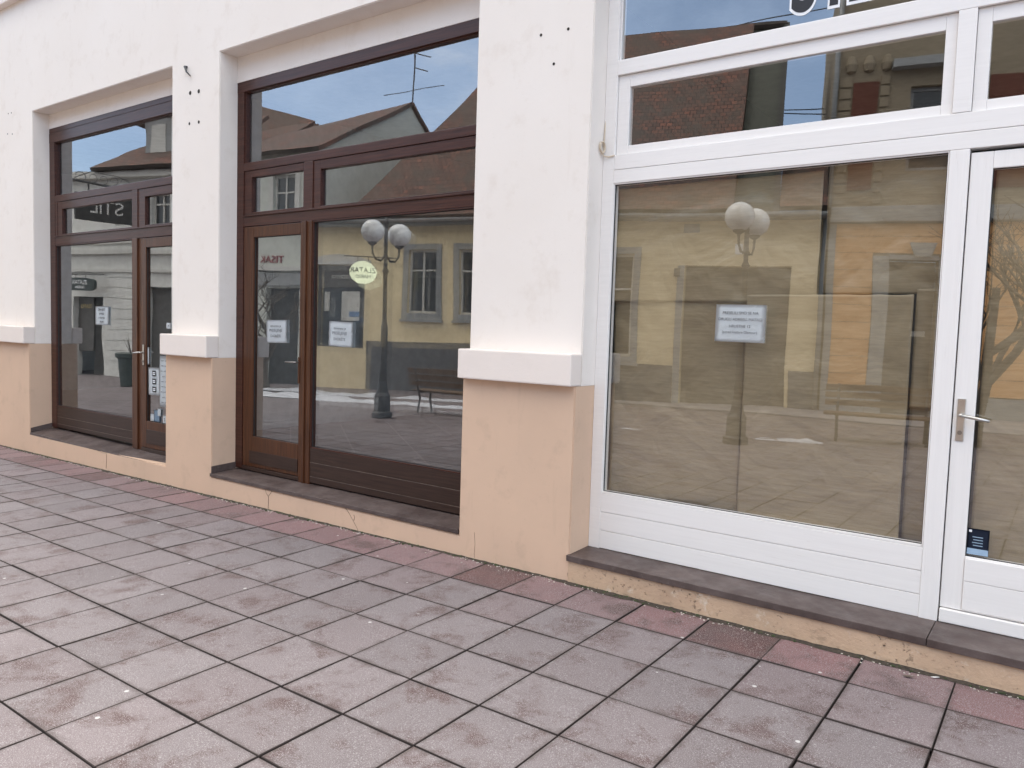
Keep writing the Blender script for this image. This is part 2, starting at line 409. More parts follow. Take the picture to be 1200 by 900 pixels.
# ------------------------------------------------------------------ the shop building
B = empty('shop_building', (0, 0, 0))
tag(B, 'cream plastered building with three recessed shopfronts and beige lower walls', 'building')
OPEN = [(-7.89, -4.855), (-4.07, -1.07), (-.158, 3.95)]
LINT = 4.014
def sheet(xs, zs, opens, y, depth):
    b = bmesh.new(); V = {}
    def v(x, yy, z):
        k = (round(x, 4), round(yy, 4), round(z, 4))
        if k not in V: V[k] = b.verts.new(k)
        return V[k]
    def is_open(xa, za):
        return any(o[0] - 1e-6 <= xa < o[1] - 1e-6 and o[2] - 1e-6 <= za < o[3] - 1e-6 for o in opens)
    nx, nz = len(xs)-1, len(zs)-1
    op = [[is_open(xs[i], zs[j]) for j in range(nz)] for i in range(nx)]
    for i in range(nx):
        for j in range(nz):
            x0, x1, z0, z1 = xs[i], xs[i+1], zs[j], zs[j+1]
            if not op[i][j]:
                b.faces.new((v(x0, y, z0), v(x1, y, z0), v(x1, y, z1), v(x0, y, z1)))
                for (ii, jj, a, c) in ((i-1, j, (x0, z0), (x0, z1)), (i+1, j, (x1, z1), (x1, z0)), (i, j-1, (x1, z0), (x0, z0)), (i, j+1, (x0, z1), (x1, z1))):
                    if 0 <= ii < nx and 0 <= jj < nz and op[ii][jj]:
                        b.faces.new((v(a[0], y, a[1]), v(a[0], y+depth, a[1]), v(c[0], y+depth, c[1]), v(c[0], y, c[1])))
    bmesh.ops.recalc_face_normals(b, faces=b.faces)
    es = [e for e in b.edges if len(e.link_faces) == 2 and e.calc_face_angle(0) > 1 and abs(e.verts[0].co.y-y) < 1e-4 and abs(e.verts[1].co.y-y) < 1e-4]
    bmesh.ops.bevel(b, geom=es, offset=.007, segments=2, affect='EDGES')
    # make sure the front points at the street
    f = max(b.faces, key=lambda f: f.calc_area())
    if f.normal.y > 0: bmesh.ops.reverse_faces(b, faces=b.faces)
    return b
cuts = sorted(set([-14.0, -8.9, 8.0] + [x for o in OPEN for x in o]))
m = MB(); m.merge(sheet(cuts, [1.243, LINT, 7.2], [(a, b_, 1.243, LINT) for a, b_ in OPEN], .065, .25))
for (a, b_), zb in zip(OPEN, (3.845, 3.785, 3.93)): m.box(a+.001, b_-.001, .247 if zb < 3.9 else .23, .31, zb, LINT-.001)
m.build('wall', M['wall_white'], B)
m = MB(); m.merge(sheet(cuts, [-.5, .136, 1.2445], [(a, b_, .136, 1.2445) for a, b_ in OPEN], 0, .32))
m.build('plinth', M['wall_beige'], B)
for a, b_ in ((-14.0, -7.89), (-4.855, -4.07), (-1.07, -.158), (3.95, 8.0)):
    MB().box(a, b_, -.062, .068, 1.245, 1.447, .010).build('pillar_cap', M['cap'], B)
MB().box(-14, 8, -.02, .2, 5.36, 5.52, .01).build('cornice', M['cap'], B)
m = MB()
m.hexa([(-14.1, -.45, 7.2), (8.1, -.45, 7.2), (8.1, 9.1, 7.2), (-14.1, 9.1, 7.2), (-14.1, 3.5, 11), (8.1, 3.5, 11), (8.1, 5, 11), (-14.1, 5, 11)])
m.build('roof', M['rooftile'], B)
m = MB(); m.box(-14, -13.8, .35, 9, -.6, 7.19); m.box(7.8, 8, .35, 9, -.6, 7.19); m.box(-14, 8, 8.8, 9, -.6, 7.19)
m.build('outer_wall', M['wall_white'], B)
# slabs at the foot of each shopfront
def slab(xa, xb, zfa, zfb, zba, zbb, yf, th):
    return MB().hexa([(xa, yf, zfa-th), (xb, yf, zfb-th), (xb, .33, zbb-th), (xa, .33, zba-th), (xa, yf, zfa), (xb, yf, zfb), (xb, .33, zbb), (xa, .33, zba)], .003)
slab(-7.905, -4.857, .158, .125, .205, .158, .004, .028).build('door_step', M['slab'], B)
slab(-4.088, -1.072, .169, .173, .190, .195, -.008, .030).build('door_step', M['slab'], B)
def slab2(xa, xb, ya, yb, za, zb, th):
    return MB().hexa([(xa, ya, za-th), (xb, yb, zb-th), (xb, .33, .185-th), (xa, .33, .185-th), (xa, ya, za), (xb, yb, zb), (xb, .33, .187), (xa, .33, .187)], .003)
yr = lambda x: -.008 - .0235*(x+.16)
slab2(-.168, 1.868, yr(-.168)-.012, yr(1.868)-.012, .1755, .188, .038).build('door_step', M['slab'], B)
slab2(1.871, 3.949, yr(1.871)-.014, yr(3.949)-.014, .188, .196, .038).build('door_step', M['slab'], B)
MB().hexa([(-.157, yr(-.157), -.3), (3.95, yr(3.95), -.3), (3.95, .02, -.3), (-.157, .02, -.3), (-.157, yr(-.157), .1365), (3.95, yr(3.95), .157), (3.95, .02, .157), (-.157, .02, .1365)]).build('step_face', M['rough_beige'], B)
MB().hexa([(-4.069, -.004, .17), (-4.058, -.004, .17), (-4.058, .25, .19), (-4.069, .25, .19), (-4.069, -.004, .235), (-4.058, -.004, .235), (-4.058, .25, .25), (-4.069, .25, .25)], .001).build('skirting', M['slab'], B)
MB().hexa([(-7.889, .006, .16), (-7.878, .006, .16), (-7.878, .25, .2), (-7.889, .25, .2), (-7.889, .006, .215), (-7.878, .006, .215), (-7.878, .25, .26), (-7.889, .25, .26)], .001).build('skirting', M['slab'], B)

# glass panes
def pane(x0, x1, z0, z1, y, mat, parent, ax=0, az=0):
    cx, cz = (x0+x1)/2, (z0+z1)/2
    me = bpy.data.meshes.new('glass_pane')
    w, h = (x1-x0)/2, (z1-z0)/2
    me.from_pydata([(-w, 0, -h), (w, 0, -h), (w, 0, h), (-w, 0, h)], [], [(0, 1, 2, 3)])
    o = link('glass_pane', me, mat, parent)
    o.location = (cx, y, cz); o.rotation_euler = (ax, 0, az)
    return o
def ring(x0, x1, z0, z1, l, r, b, t, y0, y1, bev=.003, m=None):
    """rectangular frame of four bars butted end to end"""
    m = m or MB()
    m.box(x0, x0+l, y0, y1, z0, z1, bev); m.box(x1-r, x1, y0, y1, z0, z1, bev)
    m.box(x0+l, x1-r, y0, y1, z0, z0+b, bev); m.box(x0+l, x1-r, y0, y1, z1-t, z1, bev); return m
def seal(x0, x1, z0, z1, y, parent):
    t = .004
    m = ring(x0-.001, x1+.001, z0-.001, z1+.001, t, t, t, t, y-.006, y+.004, 0); return m.build('seal', M['seal'], parent)
def sash(name, x0, x1, z0, z1, gx0, gx1, gz0, gz1, y0, mat, parent, gmat, y1=None, gy=None):
    m = ring(x0, x1, z0, z1, gx0-x0, x1-gx1, gz0-z0, z1-gz1, y0, y1 or y0+.05)
    o = m.build(name, mat, parent)
    pane(gx0, gx1, gz0, gz1, gy or y0+.03, gmat, o)
    return o
def boards(x0, x1, zs, y, th, mat, name, parent, taper=None):
    """horizontal boards with shadow gaps; zs from bottom to top"""
    m = MB()
    for a, c in zip(zs[:-1], zs[1:]):
        m.box(x0, x1, y + random.uniform(0, .0012), y+th, a+.0014, c-.0014, .0025)
    m.box(x0, x1, y+.009, y+th-.001, zs[0]+.003, zs[-1]-.003)
    o = m.build(name, mat, parent)
    if mat is M['brown_board']:
        e = MB()
        for z_ in zs[1:-1]: e.box(x0+.002, x1-.002, y+.0008, y+.006, z_-.0010, z_+.0012)
        e.build('worn_edge', M['worn'], o)
    return o

def handle(x, z, y, parent, long=.20, d=-1, mat=None, w=.034, drop=.012, lev=.125):
    m = MB(); mat = mat or M['metal']
    m.box(x-w/2, x+w/2, y-.007, y, z-long*.62, z+long*.38, .003)
    o = m.build('handle', mat, parent)
    l = MB(); l.tube([(x, y-.005, z), (x, y-.045, z), (x+d*.012, y-.052, z)], .0085, 10)
    l.tube([(x+d*.008, y-.052, z), (x+d*lev*.6, y-.054, z-drop*.6), (x+d*lev, y-.052, z-drop)], [.009, .0085, .0075], 10)
    lv = l.build('handle', mat, parent, True)
    k = MB(); k.tube([(x, y-.006, z-long*.42), (x, y-.016, z-long*.42)], .011, 12); k.box(x-.0025, x+.0025, y-.0168, y-.016, z-long*.42-.006, z-long*.42+.006)
    k.build('keyhole', M['metal_dull'], parent)
    return o

# ---- middle shopfront (brown): door left, window right
Y = .25
F_ = MB()
F_.box(-4.069, -3.968, Y, .32, .20, 3.69, .003)               # left jamb
F_.box(-4.069, -1.071, Y-.002, .32, 3.69, 3.783, .003)         # head
F_.box(-1.155, -1.071, Y, .32, .20, 3.69, .003)               # right jamb
F_.box(-3.968, -1.155, Y, .32, 2.972, 3.042, .003)            # rail under top light
F_.box(-3.968, -1.155, Y+.001, .32, 2.466, 2.560, .003)       # rail above door
F_.box(-3.108, -2.992, Y+.001, .32, 2.560, 2.972, .003)       # upright between transoms
F_.box(-3.968, -1.155, Y-.012, Y, 2.555, 2.568, .002)         # weather bead
sf = F_.build('window_frame', M['brown'], B)
sf['label'] = 'dark brown timber frame of the middle shopfront'
p = MB(); p.box(-3.128, -2.990, Y-.004, .32, .187, 2.466, .004); p.box(-3.075, -3.052, Y-.016, Y-.004, .187, 2.466, .003)
p.build('door_post', M['brown_v'], B)
tp = sash('transom_window', -3.968, -1.155, 3.042, 3.69, -3.955, -1.165, 3.050, 3.682, Y+.012, M['brown'], B, M['glass'])
sash('transom_window', -3.965, -3.110, 2.562, 2.970, -3.855, -3.124, 2.592, 2.908, Y+.008, M['brown'], B, M['glass'])
sash('transom_window', -2.990, -1.157, 2.562, 2.970, -2.900, -1.20, 2.585, 2.893, Y+.008, M['brown'], B, M['glass'])
W_ = MB(); ring(-2.988, -1.157, .505, 2.464, .010, .02, .012, .010, Y+.004, .31, .002, W_)
w = W_.build('shop_window', M['brown'], B)
pane(-2.978, -1.177, .517, 2.454, Y+.03, M['glass_a'], w)
pane(-2.978, -1.177, .517, 2.454, Y+.048, M['glass_b'], w, ax=rad(-.42), az=rad(-.22))
seal(-2.978, -1.177, .517, 2.454, Y+.024, w)
boards(-2.990, -1.157, [.200, .256, .380, .505], Y+.004, .05, M['brown_board'], 'window_panel', B)
D = MB()
ring(-3.960, -3.130, .235, 2.462, .145, -.0+.020, .285, .100, Y+.006, .305, .004, D)
d = D.build('door', M['brown_v'], B)
pane(-3.815, -3.150, .520, 2.362, Y+.032, M['glass'], d)
seal(-3.815, -3.150, .520, 2.362, Y+.026, d)
MB().box(-3.85, -3.15, Y+.0, Y+.006, .27, .385, .003).build('door_panel', M['brown_board'], d)
MB().box(-3.962, -3.13, Y-.004, .305, .196, .232, .003).build('threshold', M['brown_board'], B)
h = MB(); h.box(-3.147, -3.123, Y-.010, Y-.003, 1.06, 1.29, .003); h.build('handle', M['brown_v'], d)
h = MB(); h.tube([(-3.135, Y-.008, 1.246), (-3.135, Y-.05, 1.246), (-3.150, Y-.056, 1.246), (-3.26, Y-.056, 1.243)], .0075, 10); h.build('handle', M['metal_dull'], d, True)

# ---- left shopfront (brown): window left, door right
F_ = MB()
F_.box(-7.889, -7.757, Y, .32, .21, 3.672, .003)
F_.box(-7.889, -4.856, Y-.002, .32, 3.672, 3.788, .003); F_.box(-7.889, -4.856, Y, .32, 3.791, 3.845, .003)
F_.box(-4.93, -4.856, Y, .32, .15, 3.672, .003)
F_.box(-7.757, -4.93, Y, .32, 2.962, 3.036, .003)
F_.box(-7.757, -4.93, Y+.001, .32, 2.446, 2.552, .003)
F_.box(-5.958, -5.846, Y+.001, .32, 2.552, 2.962, .003)
F_.box(-7.757, -4.93, Y-.012, Y, 2.545, 2.558, .002)
sf = F_.build('window_frame', M['brown'], B); sf['label'] = 'dark brown timber frame of the left shopfront'
p = MB(); p.box(-5.955, -5.848, Y-.004, .32, .165, 2.446, .004); p.box(-5.848, -5.777, Y+.012, .32, .165, 2.446, .003)
p.build('door_post', M['brown_v'], B)
sash('transom_window', -7.757, -4.93, 3.036, 3.672, -7.745, -4.95, 3.044, 3.664, Y+.012, M['brown'], B, M['glass'])
sash('transom_window', -7.70, -5.960, 2.554, 2.960, -7.590, -5.970, 2.574, 2.872, Y+.008, M['brown'], B, M['glass'])
sash('transom_window', -5.844, -4.932, 2.554, 2.960, -5.706, -4.98, 2.578, 2.876, Y+.008, M['brown'], B, M['glass'])
MB().box(-7.757, -7.702, Y+.004, .30, 2.554, 2.960, .002).build('packer', M['brown'], B)
W_ = MB(); ring(-7.757, -5.957, .478, 2.444, .010, .010, .010, .010, Y+.004, .31, .002, W_)
w = W_.build('shop_window', M['brown'], B)
pane(-7.747, -5.967, .488, 2.434, Y+.032, M['glass'], w); seal(-7.747, -5.967, .488, 2.434, Y+.026, w)
boards(-7.757, -5.957, [.215, .262, .350, .478], Y+.004, .05, M['brown_board'], 'window_panel', B)
D = MB(); ring(-5.775, -4.932, .20, 2.442, .088, .09, .288, .100, Y+.008, .305, .004, D)
d2 = D.build('door', M['brown_v'], B)
pane(-5.687, -5.022, .488, 2.342, Y+.034, M['glass'], d2); seal(-5.687, -5.022, .488, 2.342, Y+.028, d2)
MB().box(-5.68, -5.03, Y+.002, Y+.008, .25, .40, .003).build('door_panel', M['brown_board'], d2)
MB().box(-5.777, -4.932, Y-.002, .305, .155, .197, .003).build('threshold', M['brown_board'], B)
handle(-5.733, 1.225, Y+.006, d2, .22, -1, M['metal'], .03)

# ---- right shopfront (white)
Y = .235
F_ = MB()
F_.box(-.157, -.076, Y, .31, .183, 3.94, .003)
F_.box(-.076, 3.86, Y-.001, .31, 3.194, 3.282, .003)
F_.box(1.786, 1.866, Y, .31, 2.706, 3.194, .003)
F_.box(-.076, 3.86, Y-.001, .31, 2.528, 2.609, .003); F_.box(-.076, 3.86, Y, .31, 2.6115, 2.704, .003)
F_.box(3.86, 3.949, Y, .31, .183, 3.94, .003)
F_.box(-.076, 3.86, Y, .31, 3.86, 3.94, .003)
sf = F_.build('window_frame', M['white'], B); sf['label'] = 'white painted timber frame of the right shopfront'
MB().box(1.789, 1.8745, Y-.002, .31, .184, 2.527, .004).build('door_post', M['white_v'], B)
MB().box(2.872, 2.96, Y-.002, .31, .184, 2.527, .004).build('door_post', M['white_v'], B)
sash('transom_window', -.076, 3.86, 3.282, 3.86, -.066, 3.85, 3.291, 3.85, Y+.016, M['white'], B, M['glass'], gy=.262)
sash('transom_window', -.074, 1.784, 2.7055, 3.192, .006, 1.733, 2.757, 3.117, Y+.018, M['white'], B, M['glass'], gy=.268)
sash('transom_window', 1.868, 3.858, 2.7055, 3.192, 1.928, 3.79, 2.757, 3.120, Y+.018, M['white'], B, M['glass'], gy=.268)
W_ = MB(); ring(-.076, 1.788, .548, 2.528, .006, .006, .012, .008, Y+.004, .30, .002, W_)
w = W_.build('shop_window', M['white'], B)
pane(-.070, 1.782, .560, 2.520, .262, M['glass_paper'], w); seal(-.070, 1.782, .560, 2.520, .258, w)
boards(-.076, 1.789, [.186, .304, .426, .548], Y+.001, .05, M['white'], 'window_panel', B)
D = MB(); ring(1.880, 2.868, .262, 2.508, .094, .10, .275, .082, Y+.010, .30, .004, D)
d3 = D.build('door', M['white_v'], B)
pane(1.974, 2.768, .537, 2.426, .266, M['glass_paper'], d3); seal(1.974, 2.768, .537, 2.426, .262, d3)
boards(1.976, 2.766, [.268, .414, .530], Y+.004, .006, M['white'], 'door_panel', d3)
MB().box(1.881, 2.867, Y-.008, .30, .190, .258, .005).build('weather_board', M['white'], d3)
handle(1.915, 1.236, Y+.010, d3, .21, 1, M['metal'], .036, .018, .125)
W_ = MB(); ring(2.962, 3.858, .548, 2.528, .006, .006, .012, .008, Y+.004, .30, .002, W_)
w = W_.build('shop_window', M['white'], B); pane(2.968, 3.852, .56, 2.52, .262, M['glass_paper'], w)
boards(2.962, 3.858, [.186, .304, .426, .548], Y+.001, .05, M['white'], 'window_panel', B)

# ---- rooms behind the glass
def room(x0, x1, y1, z0, z1, wallm, doors=None):
    m = MB(); m.box(x0-.1, x0, .33, y1, z0, z1); m.box(x1, x1+.1, .33, y1, z0, z1); m.box(x0, x1, y1, y1+.1, z0, z1)
    m.build('interior_wall', wallm, B)
    MB().box(x0-.1, x1+.1, .325, y1+.1, z0-.12, z0-.001).build('interior_floor', M['roomfloor'], B)
    MB().box(x0-.1, x1+.1, .315, y1+.1, z1+.001, z1+.1).build('interior_ceiling', M['ceiling'], B)
room(-12.0, -5.32, 5.2, .30, 4.06, M['roomwall'])
room(-5.20, -.70, 6.6, .347, 4.06, M['roomwall'])
room(-.58, 7.6, 5.0, .30, 4.06, M['roomdark'])

# ---- small marks on the wall
def plug(x, z, s=1.0, y=.065):
    m = MB(); m.tube([(x, y-.0015, z), (x, y+.004, z)], .013*s, 10); m.build('wall_plug', M['hole'], B)
for x, z, s in ((-.551, 3.477, .75), (-.345, 3.474, .75), (-.445, 3.278, .75), (-4.543, 3.72, 1.5), (-4.402, 3.714, 1.5), (-4.556, 3.438, 1.1), (-4.40, 3.433, 1.2), (-8.56, 4.079, .7), (-8.47, 4.076, .7), (-8.586, 3.834, .7), (-8.45, 3.816, .7)):
    plug(x, z, s)
m = MB(); m.tube([(-4.600, .07, 3.965), (-4.600, .045, 3.965), (-4.56, .035, 3.91), (-4.50, .04, 3.862)], [.014, .013, .008, .005], 8)
tag(m.build('wall_hook', M['iron'], None, True), 'black bent hook left in the cream pillar above the screw holes', 'hook')
def crack(pts, y=-.0006, r=.0022):
    m = MB(); m.tube([(x, y, z) for x, z in pts], [r*random.uniform(.5, 1.2) for _ in pts], 5); m.build('crack', M['crack'], B)
crack([(-3.27, .165), (-3.25, .11), (-3.215, .08), (-3.215, .02), (-3.218, -.035)]); crack([(-3.215, .085), (-3.18, .12), (-3.165, .16)])
crack([(-2.26, .162), (-2.19, .10), (-2.15, .055), (-2.10, .0), (-2.085, -.03)]); crack([(-2.14, .055), (-2.13, .08), (-2.14, .10)])
crack([(-.93, .18), (-.92, .10), (-.925, .03), (-.92, -.0)], r=.0012); crack([(-6.02, .12), (-6.02, .05), (-6.03, -.04)], r=.003)
crack([(-6.42, .14), (-6.25, .135), (-6.10, .12), (-6.02, .125)], r=.0015)
crack([(-.158, .137), (-.152, .09), (-.160, .05), (-.156, .01), (-.162, -.03)], y=-.001, r=.004)

m = MB()
m.tube([(-.150, .262, 3.25), (-.150, .258, 3.05), (-.151, .238, 2.92), (-.150, .228, 2.80), (-.150, .218, 2.76)], .0038, 6)
for k in range(3):
    m.tube([(-.148+.004*k, .198+.030*math.cos(t+k), 2.752+.034*math.sin(t+k)) for t in [i*2*math.pi/16 for i in range(17)]], .004, 6, caps=False)
m.tube([(-.146, .19, 2.72), (-.14, .215, 2.70), (-.115, .228, 2.695), (-.075, .230, 2.700)], .0045, 6)
tag(m.build('loose_cable', M['beige_cord'], None, True), 'thin beige cable coiled in a loop on the reveal beside the white frame', 'cable')

# ------------------------------------------------------------------ papers and stickers on the glass
def sheet_paper(name, x0, x1, z0, z1, y, mat, label, cat, rot=0, curl=.004, lines=(), tsize=.02, group=None, tmat=None, seed=0):
    o = bmesh.new(); n = 10; w, h = x1-x0, z1-z0
    g_ = [[o.verts.new(((i/n-.5)*w, -abs(noise.noise(Vector((i*.35+seed, j*.3, seed))))*curl, (j/n-.5)*h)) for j in range(n+1)] for i in range(n+1)]
    for i in range(n):
        for j in range(n): o.faces.new((g_[i][j], g_[i+1][j], g_[i+1][j+1], g_[i][j+1]))
    bmesh.ops.solidify(o, geom=list(o.faces), thickness=.0003)
    me = bpy.data.meshes.new(name); o.to_mesh(me); o.free()
    for p in me.polygons: p.use_smooth = True
    ob = link(name, me, mat); ob.location = ((x0+x1)/2, y, (z0+z1)/2); ob.rotation_euler = (0, rot, 0)
    tag(ob, label, cat, group)
    for i, (s, dz, sz) in enumerate(lines):
        text('lettering', s, sz, tmat or M['ink'], ob, facing_street(0, -curl-.0012, dz), .0002)
    return ob
sheet_paper('notice', .632, .926, 1.555, 1.770, .252, M['paper'], 'white printed notice in capitals taped over the brown papered window', 'notice', rad(.6), .003,
    (('PRESELILI SMO SE NA', .060, .0225), ('DRUGU ADRESU, MATKO', .022, .0225), ('HRUSTNE 12', -.016, .0225), ('(pored knjižare Glamour)', -.052, .0200)), tmat=M['inkgrey'])
sheet_paper('notice', -3.628, -3.338, 1.405, 1.612, .268, M['paper'], 'crumpled white notice on the glass of the middle brown door', 'notice', rad(-1), .010,
    (('zatvoreno je', .045, .030), ('PRESELJENJE', .006, .034), ('DVORIŠTE', -.038, .032)), seed=3, tmat=M['inkgrey'])
sheet_paper('notice', -2.774, -2.480, 1.402, 1.612, .266, M['paper'], 'crumpled white notice on the wide middle window, right of the door post', 'notice', rad(1.2), .012,
    (('zatvoreno je', .045, .030), ('PRESELJENJE', .004, .034), ('DVORIŠTE', -.040, .032)), seed=8, tmat=M['inkgrey'])
sheet_paper('notice', -6.812, -6.508, 1.500, 1.713, .270, M['paper'], 'white notice with four printed lines on the left shop window', 'notice', 0, .003,
    (('OBAVIJEST', .066, .036), ('prodaja', .022, .036), ('u dvorištu', -.022, .034), ('desno', -.066, .036)), seed=5)
sheet_paper('opening_hours', -5.664, -5.440, .776, 1.072, .272, M['paper'], 'white sheet with three black rounded badges on the left brown door', 'notice', rad(-1.5), .003, seed=2)
q = empty('badge_sheet_marks')
bpy.data.objects.remove(q)
ob = bpy.data.objects['opening_hours']
for k, dz in enumerate((.085, .0, -.085)):
    b_ = MB(); b_.box(-.030, .045, -.0052, -.0042, dz-.030, dz+.030, .0004); b_.build('badge', M['ink'], ob)
    c_ = MB(); c_.box(-.016, .030, -.0060, -.0054, dz+.004, dz+.012); c_.box(-.016, .030, -.0060, -.0054, dz-.014, dz-.004); c_.build('badge_mark', M['paper'], ob)
sheet_paper('price_list', -5.446, -5.250, .660, 1.204, .274, M['paper'], 'tall white printed list at the edge of the left brown door', 'notice', 0, .003,
    tuple((('cijene i usluge', 'radno vrijeme', 'pon - pet 8 - 19', 'sub 8 - 13')[i % 4], .22-.055*i, .022) for i in range(9)), tmat=M['inkgrey'], seed=1)
sheet_paper('sticker', -5.722, -5.655, 1.10, 1.283, .2735, M['paper'], 'narrow white vertical strip sticker beside the handle of the left door', 'sticker', 0, .001,
    tuple(('II', .07-.035*i, .022) for i in range(5)), group='stickers on the left brown door')
sheet_paper('sticker', -5.318, -5.236, 1.490, 1.553, .274, M['paper'], 'small white sticker high on the left brown door by the pillar', 'sticker', 0, .001, (('24', 0, .03),), group='stickers on the left brown door')
sheet_paper('sticker', -5.628, -5.556, .495, .572, .2735, M['paper'], 'small white sticker at the bottom left corner of the left door glass', 'sticker', 0, .001, group='stickers on the left brown door')
sheet_paper('sticker', -5.552, -5.448, .495, .620, .2730, M['lightblue'], 'light blue sticker low on the left door glass between two white ones', 'sticker', 0, .001, group='stickers on the left brown door')
sheet_paper('sticker', -5.484, -5.418, .56, .640, .2715, M['paper'], 'white square sticker overlapping the light blue one on the left door', 'sticker', rad(2), .001, group='stickers on the left brown door')
sheet_paper('sticker', -5.383, -5.310, .492, .575, .2735, M['paper'], 'white sticker with a dark mark at the foot of the left door by the pillar', 'sticker', 0, .001, (('S', 0, .05),), group='stickers on the left brown door')
s_ = sheet_paper('sticker', 1.978, 2.070, .548, .678, .2630, M['navy'], 'navy and pale blue card sticker in the lower corner of the white door glass', 'sticker', 0, .0008)
MB().box(-.045, .045, -.0016, -.0011, -.064, -.034).build('label_band', M['lightblue'], s_)
MB().box(-.041, -.029, -.0016, -.0011, .046, .058).build('logo_mark', M['signwhite'], s_)
for k in range(4): MB().box(-.025+.004*(k % 2), .020, -.0016, -.0011, .022-.014*k, .026-.014*k).build('printed_line', M['lightblue'], s_)

# letters on the high glass of the white shopfront
for s, x, sx in (('S', 1.034, .66), ('I', 1.194, .62), ('L', 1.350, .80)):
    l = text('sign_letter', s, .42, M['signwhite'], None, Matrix.Identity(4), .0010, .030, 1, sx)
    l.location = (x, .2595, 3.512); l.rotation_euler = (rad(90), 0, 0)
    tag(l, {'S': 'black letter S outlined in white on the high glass of the white shopfront', 'I': 'black letter I outlined in white right of the S on the high glass', 'L': 'black letter L outlined in white, last letter of the word on the high glass'}[s], 'letter', 'letters stuck on the high glass')
    text('letter_face', s, .42, M['ink'], l, Matrix.Translation((0, 0, .0015)), .0006, .014, 1, sx)

# brown paper behind the right windows
def kraft(x0, x1, z0, z1, y, label, amp=.020, seed=0, top=None, lean=0, n=70):
    o = bmesh.new(); nx = max(8, int(n*(x1-x0)/1.0)); nz = int(n*(z1-z0)/1.0); w = x1-x0; h = z1-z0
    rng = random.Random(seed)
    creases = [(rng.uniform(x0, x1), rng.uniform(z0, z1), rng.uniform(-1.2, 1.2), rng.uniform(.5, 1)) for _ in range(9)]
    G = []
    for i in range(nx+1):
        c_ = []
        for j in range(nz+1):
            u, v = i/nx, j/nz
            x = x0 + w*u + lean*(1-v)*u; z = z0 + h*v
            P = Vector((x*1.7+seed, 0, z*1.9))
            d_ = noise.noise(P)*.9 + .5*noise.noise(P*2.3+Vector((3, 1, 2))) + .22*noise.noise(Vector((x*3, seed, z*9)))
            for (cx, cz, an, st_) in creases:
                t = (x-cx)*math.sin(an) + (z-cz)*math.cos(an); al = (x-cx)*math.cos(an) - (z-cz)*math.sin(an)
                d_ += st_*.55*max(0, 1-abs(t)/.05)*max(0, 1-abs(al)/.45)
            zz = z + ((-.006*abs(noise.noise(Vector((x*6, 5, seed))))) if j == nz else 0)
            c_.append(o.verts.new((x, y + amp + max(-.9, d_)*amp, zz)))
        G.append(c_)
    for i in range(nx):
        for j in range(nz): o.faces.new((G[i][j], G[i+1][j], G[i+1][j+1], G[i][j+1]))
    me = bpy.data.meshes.new('kraft_paper'); o.to_mesh(me); o.free()
    for p in me.polygons: p.use_smooth = True
    ob = link('kraft_paper', me, M['kraft']); sd = ob.modifiers.new('thick', 'SOLIDIFY'); sd.thickness = .0006
    tag(ob, label, 'paper', 'brown paper sheets covering the right windows'); return ob
kraft(-.085, .788, .545, 1.83, .318, 'brown paper sheet at lower left of the papered window, left of the notice', seed=1)
kraft(.797, 1.664, .545, 1.83, .282, 'wide brown paper sheet below and right of the white notice', seed=2, amp=.016, lean=0)
kraft(-.085, 1.178, 1.79, 2.505, .300, 'brown paper sheet along the top left of the papered window', seed=3, amp=.016)
kraft(1.198, 1.80, 1.835, 2.535, .330, 'brown paper sheet at the top right of the papered window', seed=4)
kraft(1.670, 1.82, 1.245, 1.86, .322, 'narrow brown paper strip beside the white door post, upper one', seed=5, amp=.006)
kraft(1.669, 1.82, .545, 1.30, .350, 'narrow brown paper strip beside the white door post, lower one', seed=6, amp=.006)
kraft(1.985, 2.79, .52, 2.44, .290, 'brown paper sheet behind the glass of the white door', seed=7)
kraft(2.95, 3.87, .54, 2.53, .290, 'brown paper sheet behind the window right of the white door', seed=9)

# ------------------------------------------------------------------ litter along the foot of the wall
m = MB(); n = 420; pr = None; rng = random.Random(3)
top = []; bot = []
for i in range(n+1):
    x = -12 + 17*i/n
    yb_ = min(0, yr(x)) if x > -.16 else 0
    d_ = .018 - yb_ + .042*abs(noise.noise(Vector((x*3.1, 0, 0)))) + .018*abs(noise.noise(Vector((x*21, 4, 0)))) + (.012 if x > -.1 else 0)
    top.append(m.bm.verts.new((x, yb_+.006, gz(x, 0)+.006+.010*abs(noise.noise(Vector((x*14, 2, 0)))))))
    bot.append(m.bm.verts.new((x, -d_, gz(x, -d_)+.0015)))
for i in range(n): m.bm.faces.new((bot[i], bot[i+1], top[i+1], top[i]))
tag(m.build('dirt', M['dirt']), 'dark dirt gathered along the foot of the wall', kind='stuff')
def scatter(name, mat, n, smin, smax, label, spread, seed, xa=-9, xb=4.5):
    rng = random.Random(seed); m = MB()
    for _ in range(n):
        x = rng.uniform(xa, xb)
        if noise.noise(Vector((x*1.9, seed, 0))) < -.12 and rng.random() < .7: continue
        y = (yr(x) if x > -.16 else 0)-abs(rng.gauss(.012, spread)); s = rng.uniform(smin, smax)
        b = bmesh.new(); bmesh.ops.create_icosphere(b, subdivisions=1, radius=s)
        for v in b.verts: v.co = Vector((v.co.x*rng.uniform(.7, 1.4), v.co.y*rng.uniform(.7, 1.3), v.co.z*rng.uniform(.35, .8)))
        bmesh.ops.rotate(b, verts=b.verts, matrix=Matrix.Rotation(rng.uniform(0, 6.3), 3, 'Z'))
        bmesh.ops.translate(b, verts=b.verts, vec=(x, y, gz(x, y)+s*.3)); m.merge(b)
    tag(m.build(name, mat), label, kind='stuff')
scatter('pebbles', M['pebble'], 1500, .0020, .0065, 'pale grit and tiny stones along the foot of the wall', .028, 2)
